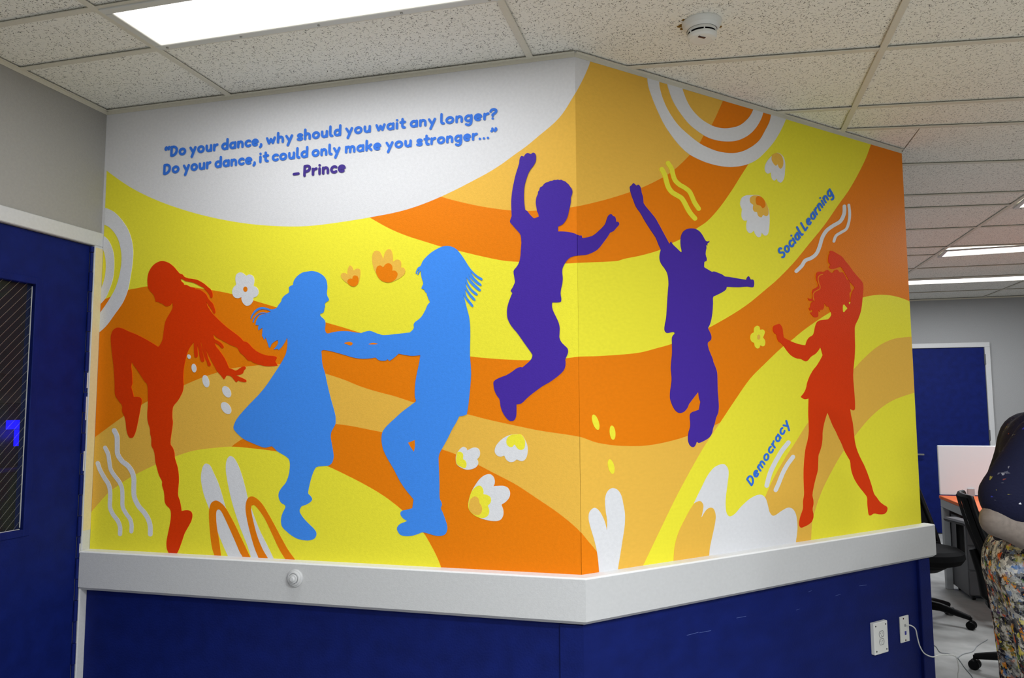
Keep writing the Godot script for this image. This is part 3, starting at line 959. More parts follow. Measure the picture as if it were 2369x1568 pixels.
func glyph(ch: String) -> Array:   # [advance, [stroke, ...]]
	var bowl := arc(0.31, 0.345, 0.215, 0.245, 0, 360)
	match ch:
		"D": return [0.70, [[0.11, 0.1, 0.13, 0.9], [0.13, 0.9, 0.36, 0.9, 0.53, 0.78, 0.59, 0.58, 0.55, 0.36, 0.42, 0.18, 0.25, 0.1, 0.11, 0.1]]]
		"P": return [0.64, [[0.11, 0.08, 0.13, 0.9], [0.13, 0.9, 0.36, 0.92, 0.52, 0.82, 0.53, 0.64, 0.42, 0.49, 0.26, 0.44, 0.12, 0.44]]]
		"S": return [0.62, [[0.50, 0.79, 0.38, 0.91, 0.20, 0.88, 0.12, 0.73, 0.20, 0.58, 0.38, 0.48, 0.50, 0.34, 0.45, 0.16, 0.28, 0.09, 0.11, 0.18]]]
		"L": return [0.56, [[0.11, 0.92, 0.11, 0.1], [0.11, 0.1, 0.48, 0.12]]]
		"o": return [0.68, [arc(0.34, 0.35, 0.235, 0.25, 0, 360)]]
		"a": return [0.64, [bowl, [0.53, 0.6, 0.53, 0.1]]]
		"d": return [0.64, [bowl, [0.54, 0.98, 0.53, 0.1]]]
		"g": return [0.64, [bowl, [0.53, 0.6, 0.53, 0.0, 0.47, -0.2, 0.32, -0.28, 0.15, -0.2]]]
		"c": return [0.56, [arc(0.34, 0.35, 0.235, 0.25, 48, 312)]]
		"e": return [0.64, [[0.13, 0.36, 0.53, 0.40], arc(0.33, 0.35, 0.225, 0.25, 12, 308)]]
		"y": return [0.64, [[0.1, 0.6, 0.32, 0.18], [0.54, 0.6, 0.22, -0.27]]]
		"u": return [0.62, [[0.11, 0.6, 0.11, 0.34, 0.16, 0.17, 0.29, 0.1, 0.42, 0.17, 0.5, 0.34], [0.5, 0.6, 0.5, 0.1]]]
		"r": return [0.46, [[0.1, 0.6, 0.1, 0.1], [0.1, 0.34, 0.18, 0.52, 0.38, 0.6]]]
		"n": return [0.60, [[0.1, 0.6, 0.1, 0.1], [0.1, 0.36, 0.17, 0.53, 0.3, 0.6, 0.43, 0.53, 0.48, 0.36, 0.48, 0.1]]]
		"h": return [0.60, [[0.1, 0.98, 0.1, 0.1], [0.1, 0.36, 0.17, 0.53, 0.3, 0.6, 0.43, 0.53, 0.48, 0.36, 0.48, 0.1]]]
		"m": return [0.86, [[0.1, 0.6, 0.1, 0.1], [0.1, 0.36, 0.16, 0.54, 0.27, 0.6, 0.38, 0.52, 0.42, 0.36, 0.42, 0.1], [0.42, 0.36, 0.48, 0.54, 0.6, 0.6, 0.71, 0.52, 0.75, 0.36, 0.75, 0.1]]]
		"w": return [0.80, [[0.09, 0.6, 0.25, 0.12], [0.25, 0.12, 0.4, 0.5], [0.4, 0.5, 0.55, 0.12], [0.55, 0.12, 0.7, 0.6]]]
		"s": return [0.54, [[0.44, 0.53, 0.3, 0.6, 0.16, 0.56, 0.13, 0.45, 0.25, 0.36, 0.4, 0.29, 0.43, 0.17, 0.3, 0.1, 0.1, 0.16]]]
		"l": return [0.32, [[0.1, 0.98, 0.1, 0.28, 0.15, 0.13, 0.27, 0.1]]]
		"i": return [0.24, [[0.11, 0.58, 0.11, 0.1], [0.11, 0.86, 0.112, 0.862]]]
		"t": return [0.48, [[0.23, 0.9, 0.23, 0.28, 0.28, 0.13, 0.41, 0.1], [0.08, 0.6, 0.42, 0.62]]]
		"k": return [0.56, [[0.1, 0.98, 0.1, 0.1], [0.45, 0.6, 0.14, 0.32], [0.24, 0.4, 0.48, 0.1]]]
		"?": return [0.56, [[0.1, 0.76, 0.17, 0.9, 0.33, 0.95, 0.47, 0.86, 0.47, 0.7, 0.36, 0.56, 0.26, 0.46, 0.25, 0.36], [0.26, 0.1, 0.262, 0.1]]]
		",": return [0.26, [[0.15, 0.12, 0.16, 0.0, 0.07, -0.13]]]
		".": return [0.26, [[0.12, 0.1, 0.122, 0.1]]]
		"-": return [0.56, [[0.1, 0.33, 0.46, 0.34]]]
		"<": return [0.44, [[0.16, 0.95, 0.1, 0.84, 0.12, 0.74], [0.35, 0.95, 0.29, 0.84, 0.31, 0.74]]]
		">": return [0.44, [[0.12, 0.94, 0.14, 0.84, 0.07, 0.71], [0.32, 0.94, 0.34, 0.84, 0.27, 0.71]]]
	return [0.4, []]

# one word between two photo points on its baseline; up is the cap height vector in photo pixels
func word(st: SurfaceTool, text: String, p0: Vector2, p1: Vector2, up: Vector2, wide: float, wall: int, layer: int) -> void:
	var total := 0.0
	for ch in text: total += glyph(ch)[0] + 0.07
	total -= 0.13
	var dir := (p1 - p0) / total
	var pen := 0.0
	var count := 0
	var n := Vector3(0, 0, 1) if wall == 0 else facing
	for ch in text:
		var g := glyph(ch)
		for s in g[1]:
			var flat: Array = s
			var line := smooth(flat, false, 4) if flat.size() > 4 else PackedVector2Array([Vector2(flat[0], flat[1]), Vector2(flat[2], flat[3])])
			var pts := PackedVector2Array()
			for q in line: pts.append(p0 + dir * (pen + q.x - 0.02) + up * q.y)
			# each stroke is a brush mark of its own, a hair thicker than the one before; closed bowls are two marks
			var marks := [pts]
			if pts[0].distance_to(pts[pts.size() - 1]) < 0.3 and pts.size() > 8:
				var h := pts.size() / 2
				marks = [pts.slice(0, h + 1), pts.slice(h)]
			for mk in marks:
				count += 1
				var off := 0.00028 * layer + 0.00007 * (count % 4)
				for poly in Geometry2D.offset_polyline(mk, wide * 0.5, Geometry2D.JOIN_ROUND, Geometry2D.END_ROUND):
					var flat3 := []
					for q in poly: flat3.append(wall_point(wall, on_wall(wall, q), off))
					var idx := Geometry2D.triangulate_polygon(poly)
					for t in range(0, idx.size(), 3): tri(st, flat3[idx[t]], flat3[idx[t + 1]], flat3[idx[t + 2]], n)
		pen += g[0] + 0.07

func base_at(line: Array, x: float) -> Vector2:
	for i in range(0, line.size() - 2, 2):
		if x <= line[i + 2] or i == line.size() - 4:
			return Vector2(x, lerpf(line[i + 1], line[i + 3], (x - line[i]) / (line[i + 2] - line[i])))
	return Vector2(x, line[1])

func build_lettering() -> void:
	var l1 := [380.0, 365.5, 398, 362.7, 440, 357, 591, 338.6, 729, 321.9, 764, 317.2, 851, 307.5, 932, 298, 985, 292.4, 1119, 278.8, 1150, 276]
	var l2 := [378.0, 405.3, 406, 400.2, 449, 396.5, 479, 391.4, 510, 388, 575, 381.3, 615, 375.4, 654, 372, 708, 365, 766, 359.4, 811, 353.8, 872, 348, 922, 342.6, 971, 338.5, 1020, 332, 1084, 327, 1121, 322.6, 1152, 320]
	var l3 := [679.0, 412, 705, 408.7, 749, 402.6, 790, 399.3, 800, 398.4]
	var st := begin()
	for w in [["<", 381, 394], ["Do", 395, 430.5], ["your", 439.5, 504.5], ["dance,", 513.5, 606.5], ["why", 616.5, 677.5], ["should", 687.5, 789], ["you", 799.5, 858], ["wait", 869.5, 937.5], ["any", 949, 1008], ["longer", 1019, 1131], ["?", 1132, 1149]]:
		word(st, w[0], base_at(l1, w[1]), base_at(l1, w[2]), Vector2(0.6, -24.6), 5.8, 0, 9)
	part(st, "lettering", M.letter_blue, mural, "first line of the blue hand lettered quote")
	st = begin()
	for w in [["Do", 378.5, 415], ["your", 424.5, 488], ["dance,", 498, 591.5], ["it", 600.5, 621], ["could", 630, 712.5], ["only", 722, 787], ["make", 799, 881], ["you", 892.5, 952.5], ["stronger...", 963.5, 1132], [">", 1135, 1150]]:
		word(st, w[0], base_at(l2, w[1]), base_at(l2, w[2]), Vector2(0.6, -24.6), 5.8, 0, 9)
	part(st, "lettering", M.letter_blue, mural, "second line of the blue hand lettered quote")
	st = begin()
	for w in [["-", 678, 693], ["Prince", 702.5, 799]]:
		word(st, w[0], base_at(l3, w[1]), base_at(l3, w[2]), Vector2(0.3, -26.0), 6.1, 0, 9)
	part(st, "lettering", M.letter_purple, mural, "short purple hand lettered line below the quote")
	st = begin()
	word(st, "Social", Vector2(1809.5, 600.5), Vector2(1857.5, 544.0), Vector2(-12.4, -22.0), 4.9, 1, 9)
	word(st, "Learning", Vector2(1862.0, 537.0), Vector2(1926.5, 449.5), Vector2(-12.0, -21.0), 4.6, 1, 9)
	part(st, "lettering", M.letter_blue, mural, "two blue words climbing the yellow band under the sun rings")
	st = begin()
	word(st, "Democracy", Vector2(1737.5, 1126.0), Vector2(1826.5, 982.0), Vector2(-13.0, -16.8), 4.7, 1, 9)
	part(st, "lettering", M.letter_blue, mural, "single blue word climbing beside the large white splash")


# ================= small fittings
func on_right(s: float, y: float, off: float) -> Vector3:
	return along * s + Vector3(0, y, 0) + facing * off

func build_wall_fittings() -> void:
	# push button on the rail
	var b := thing("push_button", "round white push button on the chair rail below the quote wall", "button", Vector3(-1.018, 0.872, 0.05))
	var xf := Transform3D(Basis(Vector3.RIGHT, Vector3(0, 0, 1), Vector3.DOWN), Vector3.ZERO)
	var st := begin()
	lathe(st, xf, [[0.031, 0.0], [0.031, 0.004], [0.029, 0.007], [0.026, 0.008], [0.0245, 0.012], [0.022, 0.0135], [0.0185, 0.0135], [0.0185, 0.009], [0.0, 0.009]], 40)
	part(st, "base", M.trim, b)
	st = begin()
	lathe(st, xf, [[0.0165, 0.009], [0.0165, 0.017], [0.0155, 0.0185], [0.0105, 0.019], [0.0095, 0.0225], [0.007, 0.0245], [0.0, 0.0252]], 36)
	part(st, "plunger", M.trim, b)
	# thick outlet plate
	var turn := WALL_TURN
	var o := thing("power_outlet", "thick white power outlet with two sockets on the blue panel", "outlet", on_right(1.573, 0.413, 0.008), turn)
	st = begin()
	cbox(st, Transform3D(Basis(), Vector3(0, 0.066, 0.009)), Vector3(0.098, 0.132, 0.018), 0.002)
	part(st, "plate", M.plastic, o)
	for y in [0.0815, 0.0495]:
		st = begin()
		var ring := []
		for i in 25:
			var a := TAU * i / 24.0
			var px := clampf(0.0165 * cos(a), -0.0165, 0.0165)
			var py := clampf(0.0145 * sin(a) * 1.15, -0.0125, 0.0125)
			ring.append(Vector3(px + 0.002, y + py, 0.0182))
		tube(st, ring, 0.0009, 6, false)
		var sock := part(st, "socket", M.grey_dark, o)
		for q in [[-0.006, 0.003], [0.006, 0.003], [0.0, -0.006]]:
			st = begin()
			box(st, Vector3(q[0] + 0.001, y + q[1] - 0.003, 0.0178), Vector3(q[0] + 0.003, y + q[1] + 0.003, 0.0184))
			part(st, "slot", M.grey_dark, sock)
	for q in [[-0.036, 0.118], [0.036, 0.118], [-0.036, 0.014], [0.036, 0.014]]:
		st = begin()
		lathe(st, Transform3D(Basis(Vector3.RIGHT, Vector3(0, 0, 1), Vector3.DOWN), Vector3(q[0], q[1], 0.018)), [[0.0035, 0.0], [0.0035, 0.0006], [0.0, 0.0009]], 12)
		part(st, "screw", M.dark, o)
	# data plate with a blue jack
	var p := thing("data_outlet", "slim white data outlet with a blue jack on the blue panel", "outlet", on_right(1.769, 0.426, 0.008), turn)
	st = begin()
	cbox(st, Transform3D(Basis(), Vector3(0, 0.056, 0.003)), Vector3(0.066, 0.112, 0.006), 0.0015)
	part(st, "plate", M.plastic, p)
	st = begin()
	box(st, Vector3(-0.003, 0.031, 0.0055), Vector3(0.009, 0.047, 0.0072), 0.0005)
	part(st, "jack", M.jack, p, "blue jack insert")
	st = begin()
	box(st, Vector3(-0.003, 0.0665, 0.0055), Vector3(0.008, 0.077, 0.0085), 0.0005)
	part(st, "cable_plug", M.grey_metal, p)
	for q in [[-0.008, 0.102], [0.002, 0.008]]:
		st = begin()
		lathe(st, Transform3D(Basis(Vector3.RIGHT, Vector3(0, 0, 1), Vector3.DOWN), Vector3(q[0], q[1], 0.006)), [[0.004, 0.0], [0.004, 0.0006], [0.0, 0.0012]], 10)
		part(st, "screw", M.rust, p)
	# smoke detector
	var s := thing("smoke_detector", "round white smoke detector on a stained ceiling tile", "smoke detector", Vector3(0.43, CEIL + 0.008, 0.085))
	var dn := Transform3D(Basis(Vector3.RIGHT, Vector3.DOWN, Vector3.FORWARD), Vector3.ZERO)
	st = begin()
	lathe(st, dn, [[0.062, 0.0], [0.063, 0.004], [0.061, 0.010], [0.056, 0.020], [0.050, 0.027], [0.048, 0.029]], 48)
	part(st, "base", M.plastic, s)
	st = begin()
	lathe(st, dn, [[0.0465, 0.029], [0.0465, 0.033], [0.0475, 0.0335], [0.0475, 0.0375], [0.045, 0.038]], 48)
	lathe(st, dn, [[0.047, 0.0445], [0.0475, 0.046], [0.046, 0.053], [0.040, 0.058], [0.030, 0.0605], [0.0, 0.061]], 48)
	for i in 6:
		var a := TAU * i / 6.0 + 0.35
		bar(st, Vector3(cos(a) * 0.0455, -0.036, sin(a) * 0.0455), Vector3(cos(a) * 0.0455, -0.047, sin(a) * 0.0455), 0.004, 0.004)
	part(st, "cover", M.plastic, s)
	st = begin()
	lathe(st, dn, [[0.042, 0.027], [0.042, 0.048]], 40)
	part(st, "dark_chamber", M.dark, s)
	st = begin()
	var q0 := Transform3D(Basis(Vector3.UP, 0.65), Vector3(-0.001, -0.0605, 0.022))
	cbox(st, q0, Vector3(0.026, 0.003, 0.009), 0.001)
	part(st, "indicator_window", M.led, s, "dark red indicator window")
	var rng := RandomNumberGenerator.new()
	rng.seed = 4
	for blot in [[Vector2(0.035, -0.058), 0.016], [Vector2(0.052, -0.045), 0.011], [Vector2(-0.066, -0.005), 0.012], [Vector2(-0.062, -0.026), 0.009], [Vector2(0.018, -0.066), 0.010], [Vector2(-0.055, 0.03), 0.008]]:
		st = begin()
		var poly := PackedVector2Array()
		for i in 14:
			var a := TAU * i / 14.0
			poly.append(blot[0] + Vector2(cos(a), sin(a)) * blot[1] * rng.randf_range(0.6, 1.15))
		slab_from(st, poly, -0.0005, 0.0)
		part(st, "rust_stain", M.stain, s, "brown stain round the detector")

# ================= office things
func office_chair(called: String, label: String, at: Vector3, turn: float, base_turn: float) -> void:
	var t := thing(called, label, "office chair", at, turn, "black office chairs")
	var st := begin()
	# local: faces +x
	var prof := [[0.0, -0.02], [0.18, -0.015], [0.23, 0.0], [0.255, 0.035], [0.25, 0.07], [0.22, 0.09], [0.0, 0.098]]
	lathe(st, Transform3D(Basis(Vector3(0.98, 0, 0), Vector3.UP, Vector3(0, 0, 0.96)), Vector3(0.07, 0.415, 0)), prof, 32)
	part(st, "seat", M.black_cloth, t)
	st = begin()
	lathe(st, Transform3D(Basis(), Vector3(0.0, 0.36, 0)), [[0.0, -0.02], [0.12, -0.02], [0.17, 0.01], [0.19, 0.058], [0.0, 0.058]], 20)
	box(st, Vector3(-0.22, 0.37, -0.05), Vector3(-0.05, 0.41, 0.05), 0.01)
	part(st, "tilt_housing", M.black_plastic, t)
	# backrest: a curved panel in a frame, leaning back
	st = begin()
	var rows := 10
	var cols := 8
	var grid := []
	for i in rows + 1:
		var v := float(i) / rows
		var r := []
		var half_w := lerpf(0.215, 0.135, v) + 0.012 * sin(v * PI)
		for j in cols + 1:
			var u := float(j) / cols * 2.0 - 1.0
			r.append(Vector3(-0.15 - 0.165 * v - 0.02 * sin(v * PI) + 0.03 * u * u, 0.50 + 0.47 * v, u * half_w))
		grid.append(r)
	for i in rows:
		for j in cols:
			var a: Vector3 = grid[i][j]
			var b: Vector3 = grid[i][j + 1]
			var c: Vector3 = grid[i + 1][j + 1]
			var d: Vector3 = grid[i + 1][j]
			var n := (b - a).cross(d - a).normalized()
			if n.x < 0: n = -n
			quad(st, a, b, c, d, n)
			var th := -n * 0.02
			quad(st, a + th, b + th, c + th, d + th, -n)
	part(st, "backrest", M.black_cloth, t)
	st = begin()
	var rim := []
	for j in cols + 1: rim.append(grid[rows][j])
	for i in rows: rim.append(grid[rows - 1 - i][cols])
	for j in cols: rim.append(grid[0][cols - 1 - j])
	for i in rows: rim.append(grid[i + 1][0])
	tube(st, rim, 0.017, 8, false)
	part(st, "back_frame", M.black_plastic, t)
	st = begin()
	tube(st, [Vector3(-0.05, 0.39, 0), Vector3(-0.16, 0.39, 0), Vector3(-0.22, 0.44, 0), Vector3(-0.235, 0.55, 0), Vector3(-0.27, 0.68, 0)], [0.03, 0.032, 0.03, 0.026, 0.02], 10)
	part(st, "back_support", M.black_plastic, t)
	for s in [-1.0, 1.0]:
		st = begin()
		tube(st, [Vector3(0.03, 0.40, s * 0.16), Vector3(0.02, 0.40, s * 0.26), Vector3(0.02, 0.45, s * 0.285), Vector3(0.03, 0.655, s * 0.28)], [0.022, 0.024, 0.026, 0.024], 8)
		var post := part(st, "arm_post", M.black_plastic, t)
		st = begin()
		cbox(st, Transform3D(Basis(), Vector3(0.05, 0.672, s * 0.275)), Vector3(0.26, 0.03, 0.095), 0.012)
		part(st, "arm_pad", M.arm_pad, post)
	st = begin()
	tube(st, [Vector3(0, 0.10, 0), Vector3(0, 0.24, 0)], 0.028, 14)
	tube(st, [Vector3(0, 0.24, 0), Vector3(0, 0.37, 0)], 0.018, 14)
	part(st, "gas_lift", M.black_plastic, t)
	st = begin()
	tube(st, [Vector3(0.12, 0.385, 0.16), Vector3(0.10, 0.372, 0.26), Vector3(0.10, 0.37, 0.31)], [0.006, 0.006, 0.011], 8)
	part(st, "lever", M.black_plastic, t)
	for k in 5:
		var a := base_turn + TAU * k / 5.0
		var d := Vector3(cos(a), 0, -sin(a))
		st = begin()
		tube(st, [d * 0.02 + Vector3(0, 0.115, 0), d * 0.12 + Vector3(0, 0.112, 0), d * 0.23 + Vector3(0, 0.088, 0), d * 0.295 + Vector3(0, 0.072, 0)], [0.034, 0.028, 0.021, 0.016], 8)
		var leg := part(st, "base_leg", M.black_plastic, t)
		st = begin()
		var side := Vector3(-d.z, 0, d.x)
		var c := d * 0.30 + Vector3(0, 0.028, 0)
		for s in [-1.0, 1.0]:
			tube(st, [c + side * s * 0.006, c + side * s * 0.010, c + side * s * 0.024, c + side * s * 0.027], [0.024, 0.028, 0.028, 0.022], 16)
		tube(st, [c + Vector3(0, 0.0, 0), c + Vector3(0, 0.05, 0)], 0.007, 8)
		part(st, "castor", M.black_plastic, leg)

func build_office() -> void:
	office_chair("office_chair", "black office chair at the end of the mural wall, its base half behind the wall", Vector3(1.785, 0, -3.33), -1.3, 0.765)
	office_chair("office_chair", "black office chair standing behind the person in paint-splashed clothes", Vector3(2.07, 0, -2.20), -0.15, 2.75)
	# desk
	var d := thing("desk", "office desk with an orange top and grey frame", "desk", Vector3(2.21, 0, -3.9))
	var st := begin()
	box(st, Vector3(0, 0.708, -0.50), Vector3(1.5, 0.732, 0.72), 0.003)
	part(st, "desk_top", M.desk_orange, d, "orange desk top")
	st = begin()
	box(st, Vector3(0.004, 0.645, -0.48), Vector3(0.03, 0.707, 0.70), 0.003)
	box(st, Vector3(1.47, 0.645, -0.48), Vector3(1.496, 0.707, 0.70), 0.003)
	box(st, Vector3(0.03, 0.655, -0.47), Vector3(1.47, 0.707, -0.44))
	part(st, "frame_rail", M.grey_metal, d)
	for q in [[0.004, -0.48], [1.446, -0.48], [0.004, 0.65], [1.446, 0.65]]:
		st = begin()
		box(st, Vector3(q[0], 0, q[1]), Vector3(q[0] + 0.05, 0.645, q[1] + 0.05), 0.004)
		part(st, "leg", M.grey_metal, d)
	st = begin()
	box(st, Vector3(0.06, 0.25, -0.455), Vector3(1.44, 0.65, -0.44))
	part(st, "modesty_panel", M.grey_dark, d)
	# pedestal
	var p := thing("drawer_pedestal", "grey drawer pedestal on castors under the orange desk", "drawer unit", Vector3(2.27, 0, -3.98))
	st = begin()
	box(st, Vector3(0, 0.035, -0.40), Vector3(0.40, 0.60, 0.0), 0.004)
	part(st, "body", M.grey_dark, p)
	for k in 3:
		st = begin()
		box(st, Vector3(0.006, 0.045 + k * 0.185, 0.0), Vector3(0.394, 0.22 + k * 0.185, 0.016), 0.003)
		var dr := part(st, "drawer", M.grey_dark, p)
		st = begin()
		tube(st, [Vector3(0.15, 0.20 + k * 0.185, 0.017), Vector3(0.15, 0.20 + k * 0.185, 0.032), Vector3(0.25, 0.20 + k * 0.185, 0.032), Vector3(0.25, 0.20 + k * 0.185, 0.017)], 0.005, 8)
		part(st, "handle", M.black_plastic, dr)
	for q in [[0.04, -0.36], [0.36, -0.36], [0.04, -0.04], [0.36, -0.04]]:
		st = begin()
		tube(st, [Vector3(q[0] - 0.01, 0.018, q[1]), Vector3(q[0] + 0.01, 0.018, q[1])], 0.018, 12)
		part(st, "castor", M.black_plastic, p)
	# divider screen
	var w := thing("desk_divider", "pale grey upright divider screen behind the orange desk", "screen", Vector3(2.225, 0, -4.43))
	st = begin()
	box(st, Vector3(0, 0.735, -0.012), Vector3(1.45, 1.135, 0.012), 0.004)
	part(st, "panel", M.panel, w)
	st = begin()
	box(st, Vector3(0.35, 0.733, 0.012), Vector3(1.2, 0.752, 0.05), 0.003)
	part(st, "ledge", M.trim, w)
	for x in [0.2, 1.25]:
		st = begin()
		box(st, Vector3(x, 0.69, 0.012), Vector3(x + 0.05, 0.79, 0.026), 0.002)
		part(st, "bracket", M.grey_metal, w)
	# cables
	st = begin()
	var c := []
	for q in [[0.004, 0.500, 0.016], [0.02, 0.498, 0.03], [0.045, 0.48, 0.035], [0.065, 0.44, 0.03], [0.08, 0.40, 0.03], [0.105, 0.365, 0.035], [0.15, 0.345, 0.045], [0.20, 0.345, 0.05]]:
		c.append(on_right(1.769 + q[0], q[1], q[2]))
	var far := [Vector3(1.50, 0.30, -1.55), Vector3(1.56, 0.2, -1.72), Vector3(1.61, 0.09, -1.93), Vector3(1.66, 0.02, -2.08), Vector3(1.76, 0.006, -2.14), Vector3(1.9, 0.005, -2.12)]
	c.append_array(far)
	tube(st, curve3(c, 6), 0.0026, 8)
	var cb := part(st, "data_cable", M.plastic, self)
	tag(cb, "thin white cable plugged into the slim data outlet and trailing onto the floor", "cable")
	st = begin()
	c = [floor_at(2140, 1470), floor_at(2150, 1486), floor_at(2166, 1497), floor_at(2176, 1510), floor_at(2198, 1514), floor_at(2215, 1522), floor_at(2232, 1545), floor_at(2252, 1570), floor_at(2262, 1600)]
	tube(st, curve3(c, 5), 0.0024, 8)
	cb = part(st, "floor_cable", M.grey_metal, self)
	tag(cb, "long grey cable lying loose across the office floor", "cable")
	st = begin()
	c = [floor_at(2214, 1524), floor_at(2228, 1514), floor_at(2250, 1508), floor_at(2262, 1494), floor_at(2285, 1480)]
	tube(st, curve3(c, 5), 0.0022, 8)
	cb = part(st, "floor_cable_branch", M.grey_metal, self)
	tag(cb, "short grey cable end curving off the long floor cable", "cable")

func floor_at(u: float, v: float) -> Vector3:
	var d := ray(u, v)
	var p := EYE + d * (-EYE.y / d.y)
	p.y = 0.004
	return p

func curve3(pts: Array, steps: int) -> Array:
	var out := []
	var n := pts.size()
	for i in n - 1:
		for k in steps:
			out.append(pts[i].cubic_interpolate(pts[i + 1], pts[maxi(i - 1, 0)], pts[mini(i + 2, n - 1)], float(k) / steps))
	out.append(pts[n - 1])
	return out

# ================= dim room behind the wired glass
func build_store_room() -> void:
	var x := -LEFT_LEN - 0.12
	var w := structure("wall_store_room", "walls of the dim room behind the wired glass")
	var st := begin()
	box(st, Vector3(x - 1.6, 0, -0.9), Vector3(x - 1.5, CEIL, 2.6))
	box(st, Vector3(x - 1.5, 0, -1.0), Vector3(x, CEIL, -0.9))
	box(st, Vector3(x - 1.5, 0, 2.5), Vector3(x, CEIL, 2.6))
	box(st, Vector3(x - 1.6, CEIL - 0.1, -1.0), Vector3(x, CEIL, 2.6))
	box(st, Vector3(x, 0, -1.0), Vector3(x + 0.02, CEIL, -0.1))
	part(st, "surface", M.dim_wall, w)
	var r := thing("store_shelf", "dark storage shelving seen dimly through the wired glass", "shelf", Vector3(x - 1.2, 0, -0.55))
	for k in 4:
		st = begin()
		box(st, Vector3(-0.25, 0.3 + k * 0.45, -0.3), Vector3(0.25, 0.33 + k * 0.45, 0.9), 0.003)
		part(st, "shelf_board", M.grey_dark, r)
	for q in [[-0.25, -0.3], [0.22, -0.3], [-0.25, 0.87], [0.22, 0.87]]:
		st = begin()
		box(st, Vector3(q[0], 0, q[1]), Vector3(q[0] + 0.03, 1.9, q[1] + 0.03))
		part(st, "upright", M.grey_metal, r)
	var t := thing("small_screen", "small glowing blue screen in the dim room behind the wired glass", "screen", Vector3(-2.55, 0, -0.165))
	st = begin()
	box(st, Vector3(-0.2, 0, -0.15), Vector3(0.12, 1.22, 0.2), 0.01)
	part(st, "stand", M.black_plastic, t)
	st = begin()
	box(st, Vector3(-0.04, 1.22, -0.12), Vector3(0.0, 1.50, 0.12), 0.006)
	part(st, "case", M.black_plastic, t)
	st = begin()
	box(st, Vector3(0.0, 1.385, -0.036), Vector3(0.002, 1.425, 0.036))
	box(st, Vector3(0.0, 1.31, -0.036), Vector3(0.002, 1.383, -0.006))
	part(st, "display", M.screen, t, "glowing blue display")
	var l := OmniLight3D.new()
	l.name = "glow"
	l.light_color = Color(0.1, 0.08, 1.0)
	l.light_energy = 0.03
	l.omni_range = 6.0
	l.omni_attenuation = 2.0
	l.light_size = 0.04
	l.shadow_enabled = true
	t.add_child(l)
	l.position = Vector3(0.03, 1.37, 0)

